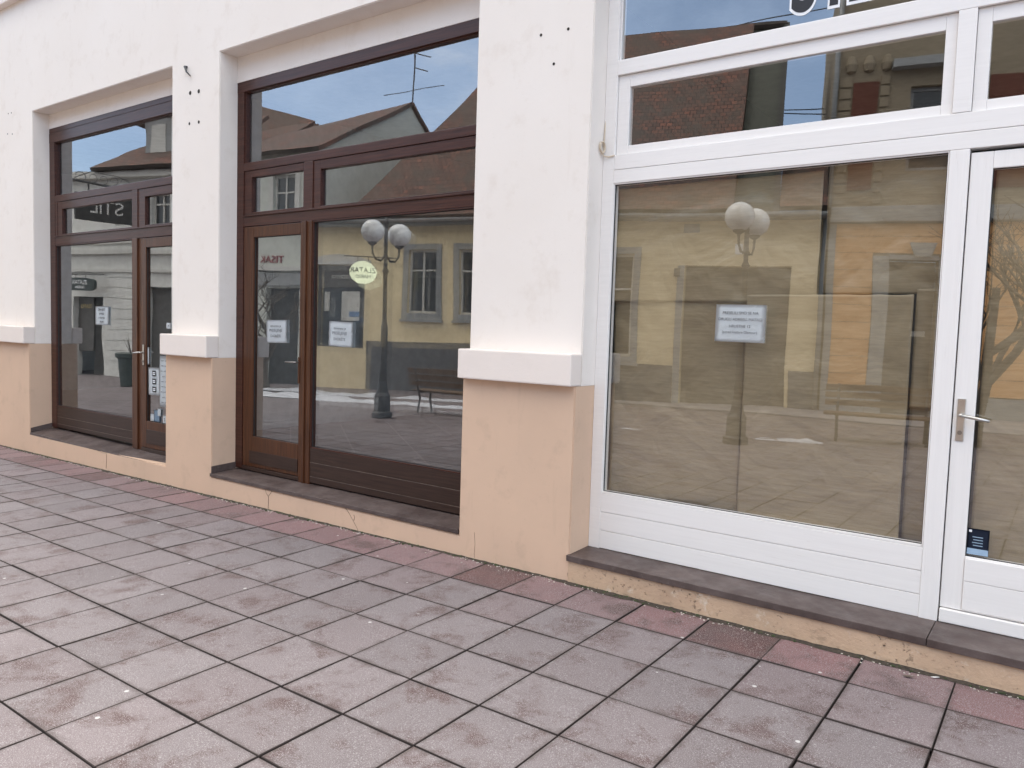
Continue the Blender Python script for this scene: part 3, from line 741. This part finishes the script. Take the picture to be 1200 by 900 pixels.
scatter('moss', M['moss'], 800, .003, .011, 'small dark moss clumps along the wall foot', .014, 5)
def leaf(x, y, s, label, mat, rz):
    m = MB(); m.bm.faces.new([m.bm.verts.new((s*a, s*b_, s*c)) for a, b_, c in ((-1, 0, .1), (-.3, -.4, .15), (.9, -.1, .3), (.2, .45, .1))])
    o = m.build('litter', mat); sd = o.modifiers.new('t', 'SOLIDIFY'); sd.thickness = .001
    o.location = (x, y, gz(x, y)+.004); o.rotation_euler = (0, 0, rz); tag(o, label, 'litter')
leaf(1.92, -.10, .020, 'scrap of white paper on the ground under the right step', M['signwhite'], .4)
leaf(-2.03, -.045, .014, 'scrap of white litter on the ground under the middle step', M['signwhite'], 1.2)
leaf(1.82, -.17, .030, 'dark twig scrap lying on the slab near the right step', M['bark'], .1)

# ------------------------------------------------------------------ the opposite side of the street (seen in the glass)
OA = rad(-17)
def house(name, label, cat='house'):
    e = empty(name, (-4, -13.6, 0), OA); return tag(e, label, cat)
def stucco(name, col): return plaster(name, col, tuple(x*.88 for x in col), tuple(x*.55 for x in col), .4)
M['yellow'] = stucco('yellow_stucco', (.84, .70, .45)); M['orange'] = stucco('orange_stucco', (.78, .43, .19))
M['pale'] = stucco('pale_stucco', (.62, .64, .58)); M['whitish'] = stucco('white_stucco', (.72, .72, .68))
M['trim'] = stucco('grey_trim', (.33, .34, .34)); M['trim_light'] = stucco('light_trim', (.62, .61, .57))
M['darkplinth'] = stucco('dark_plinth', (.14, .14, .145)); M['stone'] = stucco('old_stone', (.30, .25, .18))
M['redpanel'] = stucco('red_panel', (.15, .062, .045)); M['flank'] = stucco('dark_flank', (.10, .105, .09))
M['dark'] = plain('dark_opening', (.035, .034, .032), .7); M['shutter'] = plain('dark_shutter', (.10, .095, .09), .6)
M['darkwin'] = plain('far_window_glass', (.03, .035, .04), .12)
M['copper'] = plain('zinc_pipe', (.22, .23, .23), .5)

def wallbox(m, s0, s1, z0, z1, opens, depth=.35, y=0.0):
    """front wall of an opposite house with real openings; front plane at local y, thickness behind it"""
    xs = sorted(x for x in set([s0, s1] + [o[0] for o in opens] + [o[1] for o in opens]) if s0 <= x <= s1)
    zs = sorted(z for z in set([z0, z1] + [o[2] for o in opens] + [o[3] for o in opens]) if z0 <= z <= z1)
    for i in range(len(xs)-1):
        for j in range(len(zs)-1):
            if any(o[0] <= xs[i] < o[1]-1e-6 and o[2] <= zs[j] < o[3]-1e-6 for o in opens): continue
            m.box(xs[i], xs[i+1], y-depth, y, zs[j], zs[j+1])
    bmesh.ops.remove_doubles(m.bm, verts=m.bm.verts, dist=1e-5)
def roofmesh(name, quads, parent, mat=None, th=.12):
    """quads of (s, y, z); first edge is the eave, uv in metres along it and up the slope"""
    bm = bmesh.new(); uvl = bm.loops.layers.uv.new('UVMap')
    for q_ in quads:
        P = [Vector(p_) for p_ in q_]; e = (P[1]-P[0]).normalized(); nrm = (P[1]-P[0]).cross(P[-1]-P[0]).normalized(); up = nrm.cross(e)
        f = bm.faces.new([bm.verts.new(p_) for p_ in P])
        for l_, p_ in zip(f.loops, P): l_[uvl].uv = ((p_-P[0]).dot(e), (p_-P[0]).dot(up))
    me = bpy.data.meshes.new(name); bm.to_mesh(me); bm.free()
    o = link(name, me, mat or M['rooftile'], parent); sd = o.modifiers.new('t', 'SOLIDIFY'); sd.thickness = th; sd.offset = -1
    return o
def window(parent, s0, s1, z0, z1, trim=.16, mat=None, trimmat=None, mull=True, sill=True):
    t = MB(); ring(s0-trim, s1+trim, z0-trim, z1+trim, trim, trim, trim, trim, .004, .035, .004, t)
    w = t.build('window', trimmat or M['trim'], parent)
    f = MB(); ring(s0, s1, z0, z1, .06, .06, .06, .06, -.16, -.10, .003, f)
    if mull: f.box((s0+s1)/2-.03, (s0+s1)/2+.03, -.158, -.102, z0+.06, z1-.06, .003); f.box(s0+.06, s1-.06, -.156, -.104, z0+(z1-z0)*.66, z0+(z1-z0)*.66+.05, .003)
    f.build('frame', mat or M['trim_light'], w)
    MB().box(s0+.05, s1-.05, -.15, -.14, z0+.05, z1-.05).build('pane', M['darkwin'], w)
    if sill: MB().box(s0-trim-.04, s1+trim+.04, .004, .10, z0-trim-.07, z0-trim-.005, .004).build('sill', trimmat or M['trim'], w)
    return w

# yellow house
H = house('yellow_house', 'low yellow stuccoed house with a steep tiled roof across the street')
ops = [(-9.05, -8.18, 1.98, 3.72), (-7.52, -6.65, 1.98, 3.72), (-5.85, -4.98, 1.98, 3.72), (-3.9, -2.78, 1.05, 3.58), (-1.55, .92, -.3, 3.28), (-11.95, -10.42, .98, 3.28)]
m = MB(); wallbox(m, -12.3, 1.62, -.6, 4.45, ops); m.box(-12.3, 1.62, -9, -8.8, -.6, 4.4); m.box(1.30, 1.62, -8.8, -.35, -.6, 4.4)
m.build('wall', M['yellow'], H)
m = MB(); 
m.box(-10.30, -4.06, .002, .03, -.5, 1.20, .003); m.box(-4.06, -1.73, .002, .03, -.5, .88, .003); m.build('plinth', M['darkplinth'], H)
MB().box(1.0, 1.61, .002, .03, -.5, .88, .003).build('plinth', M['darkplinth'], H)
for o_ in ops[:4]: window(H, *o_)
MB().box(-1.72, -1.56, .002, .03, -.4, 3.28, .003).build('door_jamb', M['trim'], H)
MB().box(-1.54, .915, -.30, -.26, -.3, 3.27).build('garage_door', M['shutter'], H)
MB().box(-1.62, -1.23, .002, .02, 4.08, 4.30, .004).build('vent', M['trim'], H)
MB().box(-1.80, -1.66, .002, .07, 3.02, 3.22, .006).build('meter_box', M['shutter'], H)
MB().box(-12.3, 1.62, -.1, .42, 4.36, 4.50, .01).build('eave', M['trim'], H)
m = MB(); m.tube([(-12.3, .46, 4.48), (1.62, .46, 4.42)], .06, 8); m.build('gutter', M['copper'], H)
m = MB(); m.tube([(1.60, .10, 4.4), (1.60, .10, 0)], .055, 10); m.build('drainpipe', M['copper'], H, True)
ez, rz_, ey, ry = 4.50, 10.45, .45, -4.3
roofmesh('roof', [((-10.9, ey, ez), (-.42, ey, ez), (-.42, ry, rz_), (-7.4, ry, rz_)), ((-10.9, -9.2, ez), (-10.9, ey, ez), (-7.4, ry, rz_)), ((.5, -9.2, ez), (-10.9, -9.2, ez), (-7.4, ry, rz_), (.5, ry, rz_))], H)
m = MB(); m.hexa([(-.42, .25, 4.45), (.42, .25, 4.45), (.42, -.3, 4.3), (-.42, -.3, 4.3), (-.42, ry, rz_-.1), (.42, ry, rz_-.1), (.42, ry-.6, rz_-.2), (-.42, ry-.6, rz_-.2)])
m.build('gable_flank', M['flank'], H)
m = MB(); m.hexa([(.42, .33, 4.5), (.56, .33, 4.5), (.56, -.3, 4.3), (.42, -.3, 4.3), (.42, ry+.05, rz_+.05), (.56, ry+.05, rz_+.05), (.56, ry-.6, rz_-.2), (.42, ry-.6, rz_-.2)])
m.build('verge_trim', M['dark'], H)
roofmesh('roof', [((-12.4, .5, 4.5), (-10.88, .5, 4.5), (-10.88, -2.4, 4.9), (-12.4, -2.4, 4.9))], H)
roofmesh('roof', [((.57, .45, 4.5), (1.62, .45, 4.5), (1.62, -2.2, 6.3), (.57, -2.2, 6.3))], H)
m = MB(); m.tube([(-8.15, ry-.1, 10.0), (-8.15, ry-.1, 10.75)], .035, 6); m.tube([(-8.15, ry-.1, 10.5), (-8.15, ry-.1, 10.6)], .08, 6); m.build('finial', M['iron'], H)
m = MB(); m.tube([(-7.3, ry, rz_), (.5, ry, rz_)], .11, 6); m.tube([(-10.9, ey, ez+.02), (-7.4, ry, rz_+.02)], .09, 6); m.build('ridge_tiles', M['rooftile'], H)
# shop window in its left end
sw = MB(); ring(-11.95, -10.42, .98, 3.28, .09, .09, .09, .62, -.14, -.05, .004, sw); w = sw.build('shop_window', M['shutter'], H)
MB().box(-11.85, -10.52, -.13, -.12, 1.07, 2.66).build('pane', M['darkwin'], w)
MB().box(-11.75, -11.58, -.10, -.09, 2.0, 2.55).build('lit_panel', M['trim_light'], w); MB().box(-11.2, -10.62, -.10, -.09, 1.75, 2.55).build('poster', M['trim_light'], w)
text('lettering', 'zlatarna', .22, M['trim_light'], w, facing_out(-11.18, -.045, 2.98), .004)
MB().box(-10.95, -10.62, -.10, -.085, 1.86, 2.0).build('blue_label', M['blue'], w)
MB().prism([(-12.2, 3.30), (-10.2, 3.30), (-10.2, 3.42), (-10.7, 3.55), (-11.2, 3.60), (-11.7, 3.55), (-12.2, 3.42)], .0, .09).build('cornice', M['trim_light'], H)

# pale house with gable end
G_ = house('pale_house', 'tall pale green house with a plain gable end beyond the yellow house')
ops = [(-13.72, -12.55, -.5, 2.62), (-15.3, -14.4, 1.0, 2.6), (-15.2, -14.3, 4.5, 5.9), (-13.5, -12.7, 4.5, 5.9)]
m = MB(); wallbox(m, -15.95, -12.302, -.7, 6.6, ops, .3); wallbox(m, -12.302, -11.9, 4.62, 6.6, [], .3)
m.hexa([(-12.2, -11, 4.0), (-11.9, -11, 4.0), (-11.9, -.3, 4.0), (-12.2, -.3, 4.0), (-12.2, -11, 6.6), (-11.9, -11, 6.6), (-11.9, -.3, 6.6), (-12.2, -.3, 6.6)])
m.hexa([(-12.2, -11, 6.6), (-11.9, -11, 6.6), (-11.9, 0, 6.6), (-12.2, 0, 6.6), (-12.2, -5.52, 9.3), (-11.9, -5.52, 9.3), (-11.9, -5.48, 9.3), (-12.2, -5.48, 9.3)])
m.build('wall', M['pale'], G_)
roofmesh('roof', [((-16, .3, 6.3), (-11.8, .3, 6.5), (-11.8, -5.5, 9.35), (-16, -5.5, 8.75)), ((-11.8, -11.2, 6.5), (-16, -11.2, 6.3), (-16, -5.5, 8.75), (-11.8, -5.5, 9.35))], G_)
for o_ in ops[1:]: window(G_, *o_, trimmat=M['trim_light'])
MB().box(-13.72, -12.55, -.28, -.24, -.4, 2.6).build('shop_door', M['dark'], G_)
MB().box(-14.0, -12.35, .0, .10, 2.68, 3.06, .01).build('frieze', M['trim'], G_)
MB().box(-15.9, -12.31, .0, .16, 3.12, 3.26, .01).build('cornice', M['trim_light'], G_)
text('lettering', 'TISAK', .30, M['red'], G_, facing_out(-13.5, .02, 3.46), .01)
c_ = MB(); c_.box(-10.95, -10.25, -7.6, -6.9, 6.0, 8.85, .01); c_.box(-11.05, -10.15, -7.7, -6.8, 8.85, 8.97, .01); c_.build('chimney', M['pale'], G_)
m = MB(); m.tube([(-11.85, -5.5, 9.3), (-11.85, -5.5, 11.2)], .028, 6)
for z_, l_ in ((11.15, .75), (10.65, .65)): m.tube([(-11.85, -5.5, z_), (-11.85+l_, -5.3, z_-.28)], .022, 5)
m.tube([(-12.9, -5.4, 9.75), (-10.7, -5.6, 9.95)], .014, 5); m.build('antenna', M['iron'], G_)
# roof of the next house back
N_ = house('brown_roofed_house', 'brown roofed house with deep eaves left of the pale gable')
m = MB(); m.box(-20.5, -16.0, -8, -3.4, -.8, 7.3); m.build('wall', M['whitish'], N_)
roofmesh('roof', [((-20.9, -2.6, 7.2), (-15.9, -2.6, 7.2), (-15.9, -5.7, 9.05), (-20.9, -5.7, 10.4)), ((-15.9, -2.6, 7.2), (-15.9, -8.6, 7.2), (-15.9, -5.7, 9.05))], N_)

# white rusticated house
Wh = house('white_house', 'white house with grooved walls, a shop door and a dormer across the street')
ops = [(-21.25, -19.95, -.5, 2.25), (-18.25, -16.9, -.5, 2.6), (-18.0, -17.25, 4.55, 5.5), (-19.4, -18.7, 4.55, 5.5)]
m = MB(); wallbox(m, -23.4, -16.02, -.7, 6.2, ops, .35); m.box(-23.4, -23.1, -7, -.35, -.7, 6.2); m.box(-16.3, -16.02, -3.3, -.35, -.7, 6.2); m.build('wall', M['whitish'], Wh)
m = MB()
zc = .25
while zc < 3.0:
    for a, b_ in ((-23.4, -21.45), (-19.75, -18.45), (-16.7, -16.02)): m.box(a, b_, .003, .028, zc, zc+.30, .006)
    zc += .33
m.build('rusticated_blocks', M['whitish'], Wh)
m = MB()
for z_, h_, d_ in ((3.05, .10, .10), (3.62, .14, .16), (3.95, .08, .08), (4.22, .10, .12), (6.0, .2, .3)): m.box(-23.4, -16.02, .003, d_, z_, z_+h_, .006)
m.build('cornice', M['trim_light'], Wh)
for o_ in ops[2:]: window(Wh, *o_, trimmat=M['whitish'], trim=.14)
d_ = MB().box(-20.55, -19.96, -.30, -.26, -.4, 2.24).build('shop_door', M['dark'], Wh)
d_ = MB().box(-21.24, -20.57, -.28, -.20, .5, 2.24).build('shop_window', M['shutter'], Wh); text('lettering', 'ZLATO', .16, M['gold'], d_, facing_out(-20.9, -.19, 1.95), .003)
MB().box(-18.24, -16.91, -.30, -.26, -.4, 2.58).build('gate', M['shutter'], Wh)
roofmesh('roof', [((-20.0, .45, 6.2), (-15.9, .45, 6.2), (-15.9, -3.0, 8.5), (-18.0, -3.0, 8.5)), ((-20.0, -7, 6.2), (-20.0, .45, 6.2), (-18.0, -3.0, 8.5))], Wh)
m = MB(); m.box(-18.6, -17.5, -1.6, -.3, 6.3, 7.9); dm = m.build('dormer', M['trim'], Wh)
MB().box(-18.35, -17.75, -.30, -.27, 6.75, 7.7).build('pane', M['trim_light'], dm)
roofmesh('dormer_roof', [((-18.95, -2, 7.7), (-18.95, .05, 7.7), (-18.05, .05, 8.45), (-18.05, -2, 8.45)), ((-17.15, .05, 7.7), (-17.15, -2, 7.7), (-18.05, -2, 8.45), (-18.05, .05, 8.45))], Wh, th=.08)
m = MB(); m.box(-23.4, -20.05, -6.5, 0, 6.2, 6.3); m.build('flat_roof', M['trim'], Wh)

# orange house
Or = house('orange_house', 'orange banded house with grey door surround and stone upper floor across the street')
ops = [(2.97, 3.97, -.3, 3.43), (6.2, 7.2, .9, 3.3), (3.2, 4.2, 5.4, 7.25), (6.2, 7.2, 5.4, 7.25)]
m = MB(); wallbox(m, 1.70, 11, -.5, 4.26, ops, .35, 0); m.box(1.70, 2.0, -8, -.35, -.5, 11); m.build('wall', M['stone'], Or)
m = MB(); zc = .50
while zc < 4.2:
    z2 = min(zc+.385, 4.25)
    segs = [(1.86, 2.64), (4.32, 6.0), (7.4, 11)] if zc < 3.35 else [(1.86, 11)]
    for a, b_ in segs: m.box(a, b_, .003, .035, zc, z2-.012, .003)
    zc += .385
m.build('orange_bands', M['orange'], Or)
m = MB(); m.box(1.71, 2.64, .003, .06, -.5, .47, .004); m.box(4.32, 11, .003, .06, -.5, .47, .004); m.box(1.705, 1.855, .003, .05, .48, 4.24, .004); m.build('plinth', M['trim'], Or)
m = MB(); m.box(2.65, 2.97, .003, .07, -.3, 3.50, .01); m.box(3.97, 4.30, .003, .07, -.3, 3.50, .01); m.box(2.97, 3.97, .003, .07, 3.43, 3.54, .01)
m.prism([(3.36, 3.82), (3.92, 3.82), (3.80, 3.50), (3.48, 3.50)], .07, .13, .006); m.build('door_surround', M['trim'], Or)
dd = MB().box(2.98, 3.96, -.34, -.30, -.3, 3.42).build('door', M['shutter'], Or)
MB().box(3.55, 3.83, -.299, -.295, 1.72, 1.84).build('door_plate', M['trim_light'], dd)
window(Or, *ops[1])
m = MB(); m.box(1.70, 11, -.3, .22, 4.26, 4.60, .02); m.box(2.75, 4.6, .0, .28, 7.60, 7.78, .01); m.box(1.7, 11, -.3, .4, 10.7, 11.0, .02); m.build('cornice', M['trim'], Or)
m = MB(); wallbox(m, 1.70, 11, 4.60, 10.7, ops[2:], .35, -.04); m.build('upper_wall', M['stone'], Or)
for o_ in ops[2:]:
    f = MB(); ring(o_[0], o_[1], o_[2], o_[3], .08, .08, .08, .08, -.25, -.18, .004, f); w = f.build('window', M['trim'], Or); MB().box(o_[0]+.06, o_[1]-.06, -.22, -.21, o_[2]+.06, o_[3]-.06).build('pane', M['darkwin'], w)
m = MB()
for a, b_ in ((2.02, 2.52), (4.75, 5.9)): m.box(a, b_, -.038, -.01, 5.0, 7.42, .004)
m.build('red_panel', M['redpanel'], Or)
m = MB(); zc = 4.7
while zc < 7.4:
    for a, b_ in ((1.74, 1.98), (2.56, 2.74)): m.box(a, b_, -.038, 0, zc, zc+.20, .006)
    zc += .24
for a in (1.95, 2.3, 2.65): m.lathe([(.02, 7.62), (.10, 7.66), (.13, 7.80), (.09, 7.95), (.02, 8.0)], a, -.03, 12)
m.build('stone_ornament', M['stone'], Or)
m = MB(); m.tube([(1.66, .06, 4.3), (1.66, .06, 10.7)], .055, 10); m.build('drainpipe', M['copper'], Or, True)

# projecting signs
def board_sign(name, loc, label, w, h, rounded, mat, lines, out=.9, rz=0, glow=None):
    e = empty(name, loc, rz); tag(e, label, 'sign')
    n = 28; pts = []
    for k in range(n):
        t = 2*math.pi*k/n; ex = .45 if rounded else .12
        pts.append((w/2*math.copysign(abs(math.cos(t))**ex if not glow else abs(math.cos(t)), math.cos(t)), h/2*math.copysign(abs(math.sin(t))**ex if not glow else abs(math.sin(t)), math.sin(t))))
    p_ = MB().prism(pts, -.05, .05).build('panel', mat, e)
    for s_, dz, sz, mm in lines:
        text('lettering', s_, sz, mm, e, facing_out(0, .054, dz), .003); text('lettering', s_, sz, mm, e, facing_street(0, -.054, dz), .003)
    MB().tube([(-w/2-.15, 0, h/2+.12), (w/2+out, 0, h/2+.12)], .018, 6).tube([(-w*.2, 0, h/2-.01), (-w*.2, 0, h/2+.12)], .01, 5).tube([(w*.2, 0, h/2-.01), (w*.2, 0, h/2+.12)], .01, 5).build('bracket', M['iron'], e)
    return e
def emis(name, col, st):
    m, nt, out = new_mat(name); e = nd(nt, 'ShaderNodeBsdfPrincipled'); e.inputs['Base Color'].default_value = (*col, 1)
    e.inputs['Emission Color'].default_value = (*col, 1); e.inputs['Emission Strength'].default_value = st; lk(nt, e.outputs[0], out.inputs[0]); return m
M['lit'] = emis('lit_sign_panel', (.85, .90, .60), .8)
a = board_sign('hanging_sign', (-12.9, -9.5, 2.98), 'small lit oval pale green sign hanging from a bracket beyond the lamp', .72, .60, False, M['lit'], (('ZLATAR', .06, .19, M['ink']), ('MARIO', -.11, .13, M['ink'])), .55, rad(-47), True)
b_ = board_sign('hanging_sign', (-23.3, -7.15, 2.62), 'dark green pill shaped sign with pale letters on the white house', 1.25, .40, True, M['green_plastic'], (('ZLATAR', .06, .19, M['signwhite']), ('DESIGN', -.10, .12, M['signwhite'])), .3, OA)
e = empty('shop_sign', (-20.6, -6.6, 4.75), 0); tag(e, 'large dark shop sign with grey letters and scrolled ironwork above it', 'sign')
MB().box(-.05, .05, -.85, .85, -.38, .36, .01).build('panel', M['dark'], e)
text('lettering', 'STIL', .52, M['trim_light'], e, Matrix.Translation((.056, .0, .02)) @ Matrix.Rotation(rad(90), 4, 'Z') @ Matrix.Rotation(rad(90), 4, 'X'), .004)
m = MB(); m.tube([(0, -1.6, .62), (0, .9, .68)], .035, 6); m.tube([(0, -.5, .36), (0, -.5, .64)], .02, 5); m.tube([(0, .5, .36), (0, .5, .66)], .02, 5)
for k in range(5): m.tube([(0, -.6+.32*k+.12*math.cos(t), .82+.12*math.sin(t)) for t in [i*.6 for i in range(9)]], .012, 5)
m.tube([(0, -1.2, .66), (0, -.4, .98), (0, .4, 1.02), (0, .85, .72)], .012, 5)
m.build('bracket', M['iron'], e)

# street lamps: two globes on curved arms
M['globe'] = plain('opal_globe', (.80, .81, .80), .25, bstr=0)
def lamp(x, y, label):
    z0 = gz(x, y); e = empty('street_lamp', (x, y, z0)); tag(e, label, 'street lamp', 'two globe lamps along the street')
    MB().lathe([(.19, 0), (.19, .10), (.15, .13), (.145, .42), (.11, .48), (.085, .60), (.072, .70)], seg=16).build('base', M['iron'], e, False)
    MB().lathe([(.070, .70), (.062, 1.0), (.062, 1.72), (.055, 1.75), (.044, 1.8), (.038, 2.7), (.065, 2.74), (.036, 2.80), (.034, 3.60), (.055, 3.63), (.01, 3.75)], seg=14).build('pole', M['iron'], e, True)
    for s in (-1, 1):
        a_ = MB(); a_.tube([(0, s*.03, 3.02), (0, s*.12, 2.93), (0, s*.24, 2.94), (0, s*.33, 3.04), (0, s*.34, 3.20)], .020, 8)
        a_.lathe([(.03, 3.18), (.085, 3.22), (.09, 3.245)], 0, s*.34, 12); arm = a_.build('arm', M['iron'], e, True)
        b2 = bmesh.new(); bmesh.ops.create_uvsphere(b2, u_segments=24, v_segments=16, radius=.215); bmesh.ops.translate(b2, verts=b2.verts, vec=(0, s*.34, 3.44))
        g2 = MB(); g2.merge(b2); g2.build('globe', M['globe'], e, True)
    return e
lamp(-8.1, -5.6, 'two globe street lamp standing by the snow near the bench')
l2 = lamp(-1.8, -7.05, 'two globe street lamp standing opposite the papered window')
MB().box(-.17, -.05, -.012, .012, 2.92, 3.08, .004).build('number_plate', M['signwhite'], l2)

def bench(x, y, rz, label):
    e = empty('bench', (x, y, gz(x, y)), rz); tag(e, label, 'bench', 'street benches')
    m = MB()
    for k in range(4): m.box(-.85, .85, -.22+.12*k, -.12+.12*k, .43, .465, .006)
    m.build('seat', M['bench_wood'], e)
    m = MB()
    for k in range(3): m.box(-.85, .85, -.30-.02*k, -.27-.02*k, .56+.13*k, .66+.13*k, .006)
    m.build('backrest', M['bench_wood'], e)
    for s in (-1, 1):
        m = MB(); m.tube([(s*.65, .22, 0), (s*.65, .16, .25), (s*.65, .20, .43)], .022, 8); m.tube([(s*.65, -.26, 0), (s*.65, -.18, .3), (s*.65, -.27, .55), (s*.65, -.34, .93)], .022, 8); m.tube([(s*.65, -.2, .42), (s*.65, .22, .42)], .02, 8)
        m.build('leg', M['iron'], e, True)
    return e
bench(-7.6, -7.0, rad(175), 'bench with iron legs behind the snow beside the lamp')
bench(-.1, -8.9, rad(-12), 'bench standing in front of the orange house')

def snow(x, y, lx, ly, rz, label, seed, hz=.10):
    b = bmesh.new(); n, mm = 50, 14; G = []
    for i in range(n+1):
        c_ = []
        for j in range(mm+1):
            u, v = i/n*2-1, j/mm*2-1
            ed = max(0, 1-abs(u)**3)*max(0, 1-abs(v)**2)
            h_ = ed*(.4+.9*noise.noise(Vector((u*lx*1.6+seed, v*ly*2, seed)))) + ed*.3*noise.noise(Vector((u*lx*6, v*ly*6, seed)))
            X, Y_ = u*lx, v*ly*(1+.35*noise.noise(Vector((u*lx*.9, seed, 3))))
            c_.append(b.verts.new((X, Y_, hz*h_-.012)))
        G.append(c_)
    for i in range(n):
        for j in range(mm): b.faces.new((G[i][j], G[i+1][j], G[i+1][j+1], G[i][j+1]))
    me = bpy.data.meshes.new('snow'); b.to_mesh(me); b.free()
    for p_ in me.polygons: p_.use_smooth = True
    o = link('snow', me, M['snow']); o.location = (x, y, gz(x, y)+.004); o.rotation_euler = (0, 0, rz); tag(o, label, kind='stuff')
snow(-10.6, -7.75, 4.6, .38, rad(-14), 'long low ridge of old snow behind the lamp', 1, .16)
snow(-11.5, -9.0, 4.2, .3, rad(-14), 'second thinner ridge of old snow near the houses', 5, .13)
snow(-1.25, -8.0, .55, .18, rad(-8), 'small patch of melting snow near the lamp', 9, .09)
snow(-3.9, -7.6, .22, .06, rad(-8), 'tiny patch of snow left of the lamp', 12, .05)

e = empty('litter_bin', (-18.4, -6.2, gz(-18.4, -6.2))); tag(e, 'dark green street bin with a flared rim before the white house', 'bin')
MB().lathe([(.26, .0), (.28, .05), (.30, .75), (.36, .80), (.36, .90), (.33, .92)], seg=20).build('body', M['green_plastic'], e, False)
m = MB()
rng = random.Random(4)
for k in range(14):
    an = rng.uniform(0, 6.3); r_ = rng.uniform(.1, .35); m.tube([(0, 0, .85), (r_*.4*math.cos(an), r_*.4*math.sin(an), 1.05), (r_*math.cos(an), r_*math.sin(an), rng.uniform(1.2, 1.5))], .012, 5, .003)
m.build('dry_stems', M['bark'], e)

def tree(x, y, h, seed, label):
    rng = random.Random(seed); m = MB(); c_ = MB()
    def grow(mb, p, d_, L, r, lev):
        n = 5; pts = [p]; q_ = Vector(p); dd_ = Vector(d_).normalized()
        for k in range(n):
            dd_ = (dd_ + Vector((rng.uniform(-.18, .18), rng.uniform(-.18, .18), rng.uniform(-.05, .12)))).normalized(); q_ = q_ + dd_*L/n; pts.append(q_.copy())
        mb.tube(pts, r, 6 if lev < 2 else 4, r*.55, caps=False)
        if lev < 4:
            for k in range(4 if lev else 6):
                t = rng.uniform(.35, 1); b0 = pts[min(n, int(t*n)+ (1 if lev else 0))]
                an = rng.uniform(0, 6.28); el = rng.uniform(.2, .9)
                nd_ = (dd_*.6 + Vector((math.cos(an), math.sin(an), el*.5))*.75)
                grow(c_, b0, nd_, L*rng.uniform(.5, .72), r*.5, lev+1)
    grow(m, Vector((0, 0, 0)), (0, 0, 1), h*.42, .11, 0)
    e = empty('bare_tree', (x, y, gz(x, y))); tag(e, label, 'tree', 'leafless street trees')
    m.build('trunk', M['bark'], e, True); c_.build('crown', M['bark'], e, True)
tree(1.15, -9.6, 6.0, 5, 'leafless young tree before the orange house')
tree(-15.2, -8.3, 4.6, 8, 'leafless young tree left of the yellow house')

for k, (z_, sg) in enumerate(((9.2, .05), (8.75, .05), (8.55, .1), (6.9, .9), (6.6, .9))):
    m = MB(); pts = []
    for i in range(13):
        u = i/12; pts.append((-8+14*u, -19.5+3*math.sin(k)*(u-.5), z_+2.2 - sg*4*u*(1-u)*.8))
    m.tube(pts, .018, 5)
    tag(m.build('overhead_cable', M['iron']), ['highest overhead cable above the roofs', 'second overhead cable, just below the highest', 'third overhead cable from the top', 'sagging overhead cable, upper of the low pair', 'lowest sagging overhead cable'][k], 'cable', 'cables strung above the roofs')

# ------------------------------------------------------------------ sky, sun, view
w = bpy.data.worlds.new('World'); SC.world = w; w.use_nodes = True
nt = w.node_tree
for n in list(nt.nodes): nt.nodes.remove(n)
out = nt.nodes.new('ShaderNodeOutputWorld'); bg = nt.nodes.new('ShaderNodeBackground'); bg.inputs[1].default_value = .14
sky = nt.nodes.new('ShaderNodeTexSky'); sky.sky_type = 'NISHITA'; sky.sun_disc = False
EL, AZ = rad(62), rad(300)
sky.sun_elevation = EL; sky.sun_rotation = AZ; sky.altitude = 200
tc = nt.nodes.new('ShaderNodeTexCoord'); mp = nt.nodes.new('ShaderNodeMapping'); mp.inputs['Scale'].default_value = (1, 1, 2.2)
nt.links.new(tc.outputs['Generated'], mp.inputs[0])
n1 = noi(nt, mp.outputs[0], 2.1, 7, .6, .3)
sx = nt.nodes.new('ShaderNodeSeparateXYZ'); nt.links.new(tc.outputs['Generated'], sx.inputs[0])
h1 = nt.nodes.new('ShaderNodeMath'); h1.operation = 'MULTIPLY_ADD'; nt.links.new(sx.outputs[2], h1.inputs[0]); h1.inputs[1].default_value = .60; nt.links.new(n1, h1.inputs[2])
h2 = nt.nodes.new('ShaderNodeMath'); h2.operation = 'MULTIPLY_ADD'; nt.links.new(sx.outputs[1], h2.inputs[0]); h2.inputs[1].default_value = .25; nt.links.new(h1.outputs[0], h2.inputs[2])
fac = ramp(nt, h2.outputs[0], [(.42, .30), (.80, 1)])
n2 = noi(nt, mp.outputs[0], 3.2, 6, .6)
cl_lo = ramp(nt, n2, [(.3, (3.9, 5.3, 7.4)), (.7, (6.2, 7.5, 9.4))])
cl_hi = ramp(nt, n2, [(.3, (8.2, 7.9, 7.5)), (.7, (12.5, 11.9, 11.0))])
cl = mixc(nt, ramp(nt, h2.outputs[0], [(.62, 0), (.95, 1)]), cl_lo, cl_hi)
c = mixc(nt, fac, sky.outputs[0], cl)
nt.links.new(c, bg.inputs[0]); nt.links.new(bg.outputs[0], out.inputs[0])

sl = bpy.data.lights.new('sun', 'SUN'); sl.energy = 1.3; sl.angle = rad(35); sl.color = (1, .93, .84)
so = bpy.data.objects.new('sun', sl); COL.objects.link(so)
# nishita: rotation measured from +Y towards +X
sd = Vector((math.sin(AZ)*math.cos(EL), math.cos(AZ)*math.cos(EL), math.sin(EL)))
so.rotation_euler = sd.to_track_quat('Z', 'Y').to_euler(); so.location = (0, -5, 15)

vs = SC.view_settings; vs.view_transform = 'Standard'; vs.look = 'None'; vs.gamma = 1; vs.exposure = 1.33; vs.use_curve_mapping = False
SC.cycles.max_bounces = 8; SC.cycles.transparent_max_bounces = 12; SC.cycles.use_denoising = True
SC.render.resolution_x = 1024; SC.render.resolution_y = 768
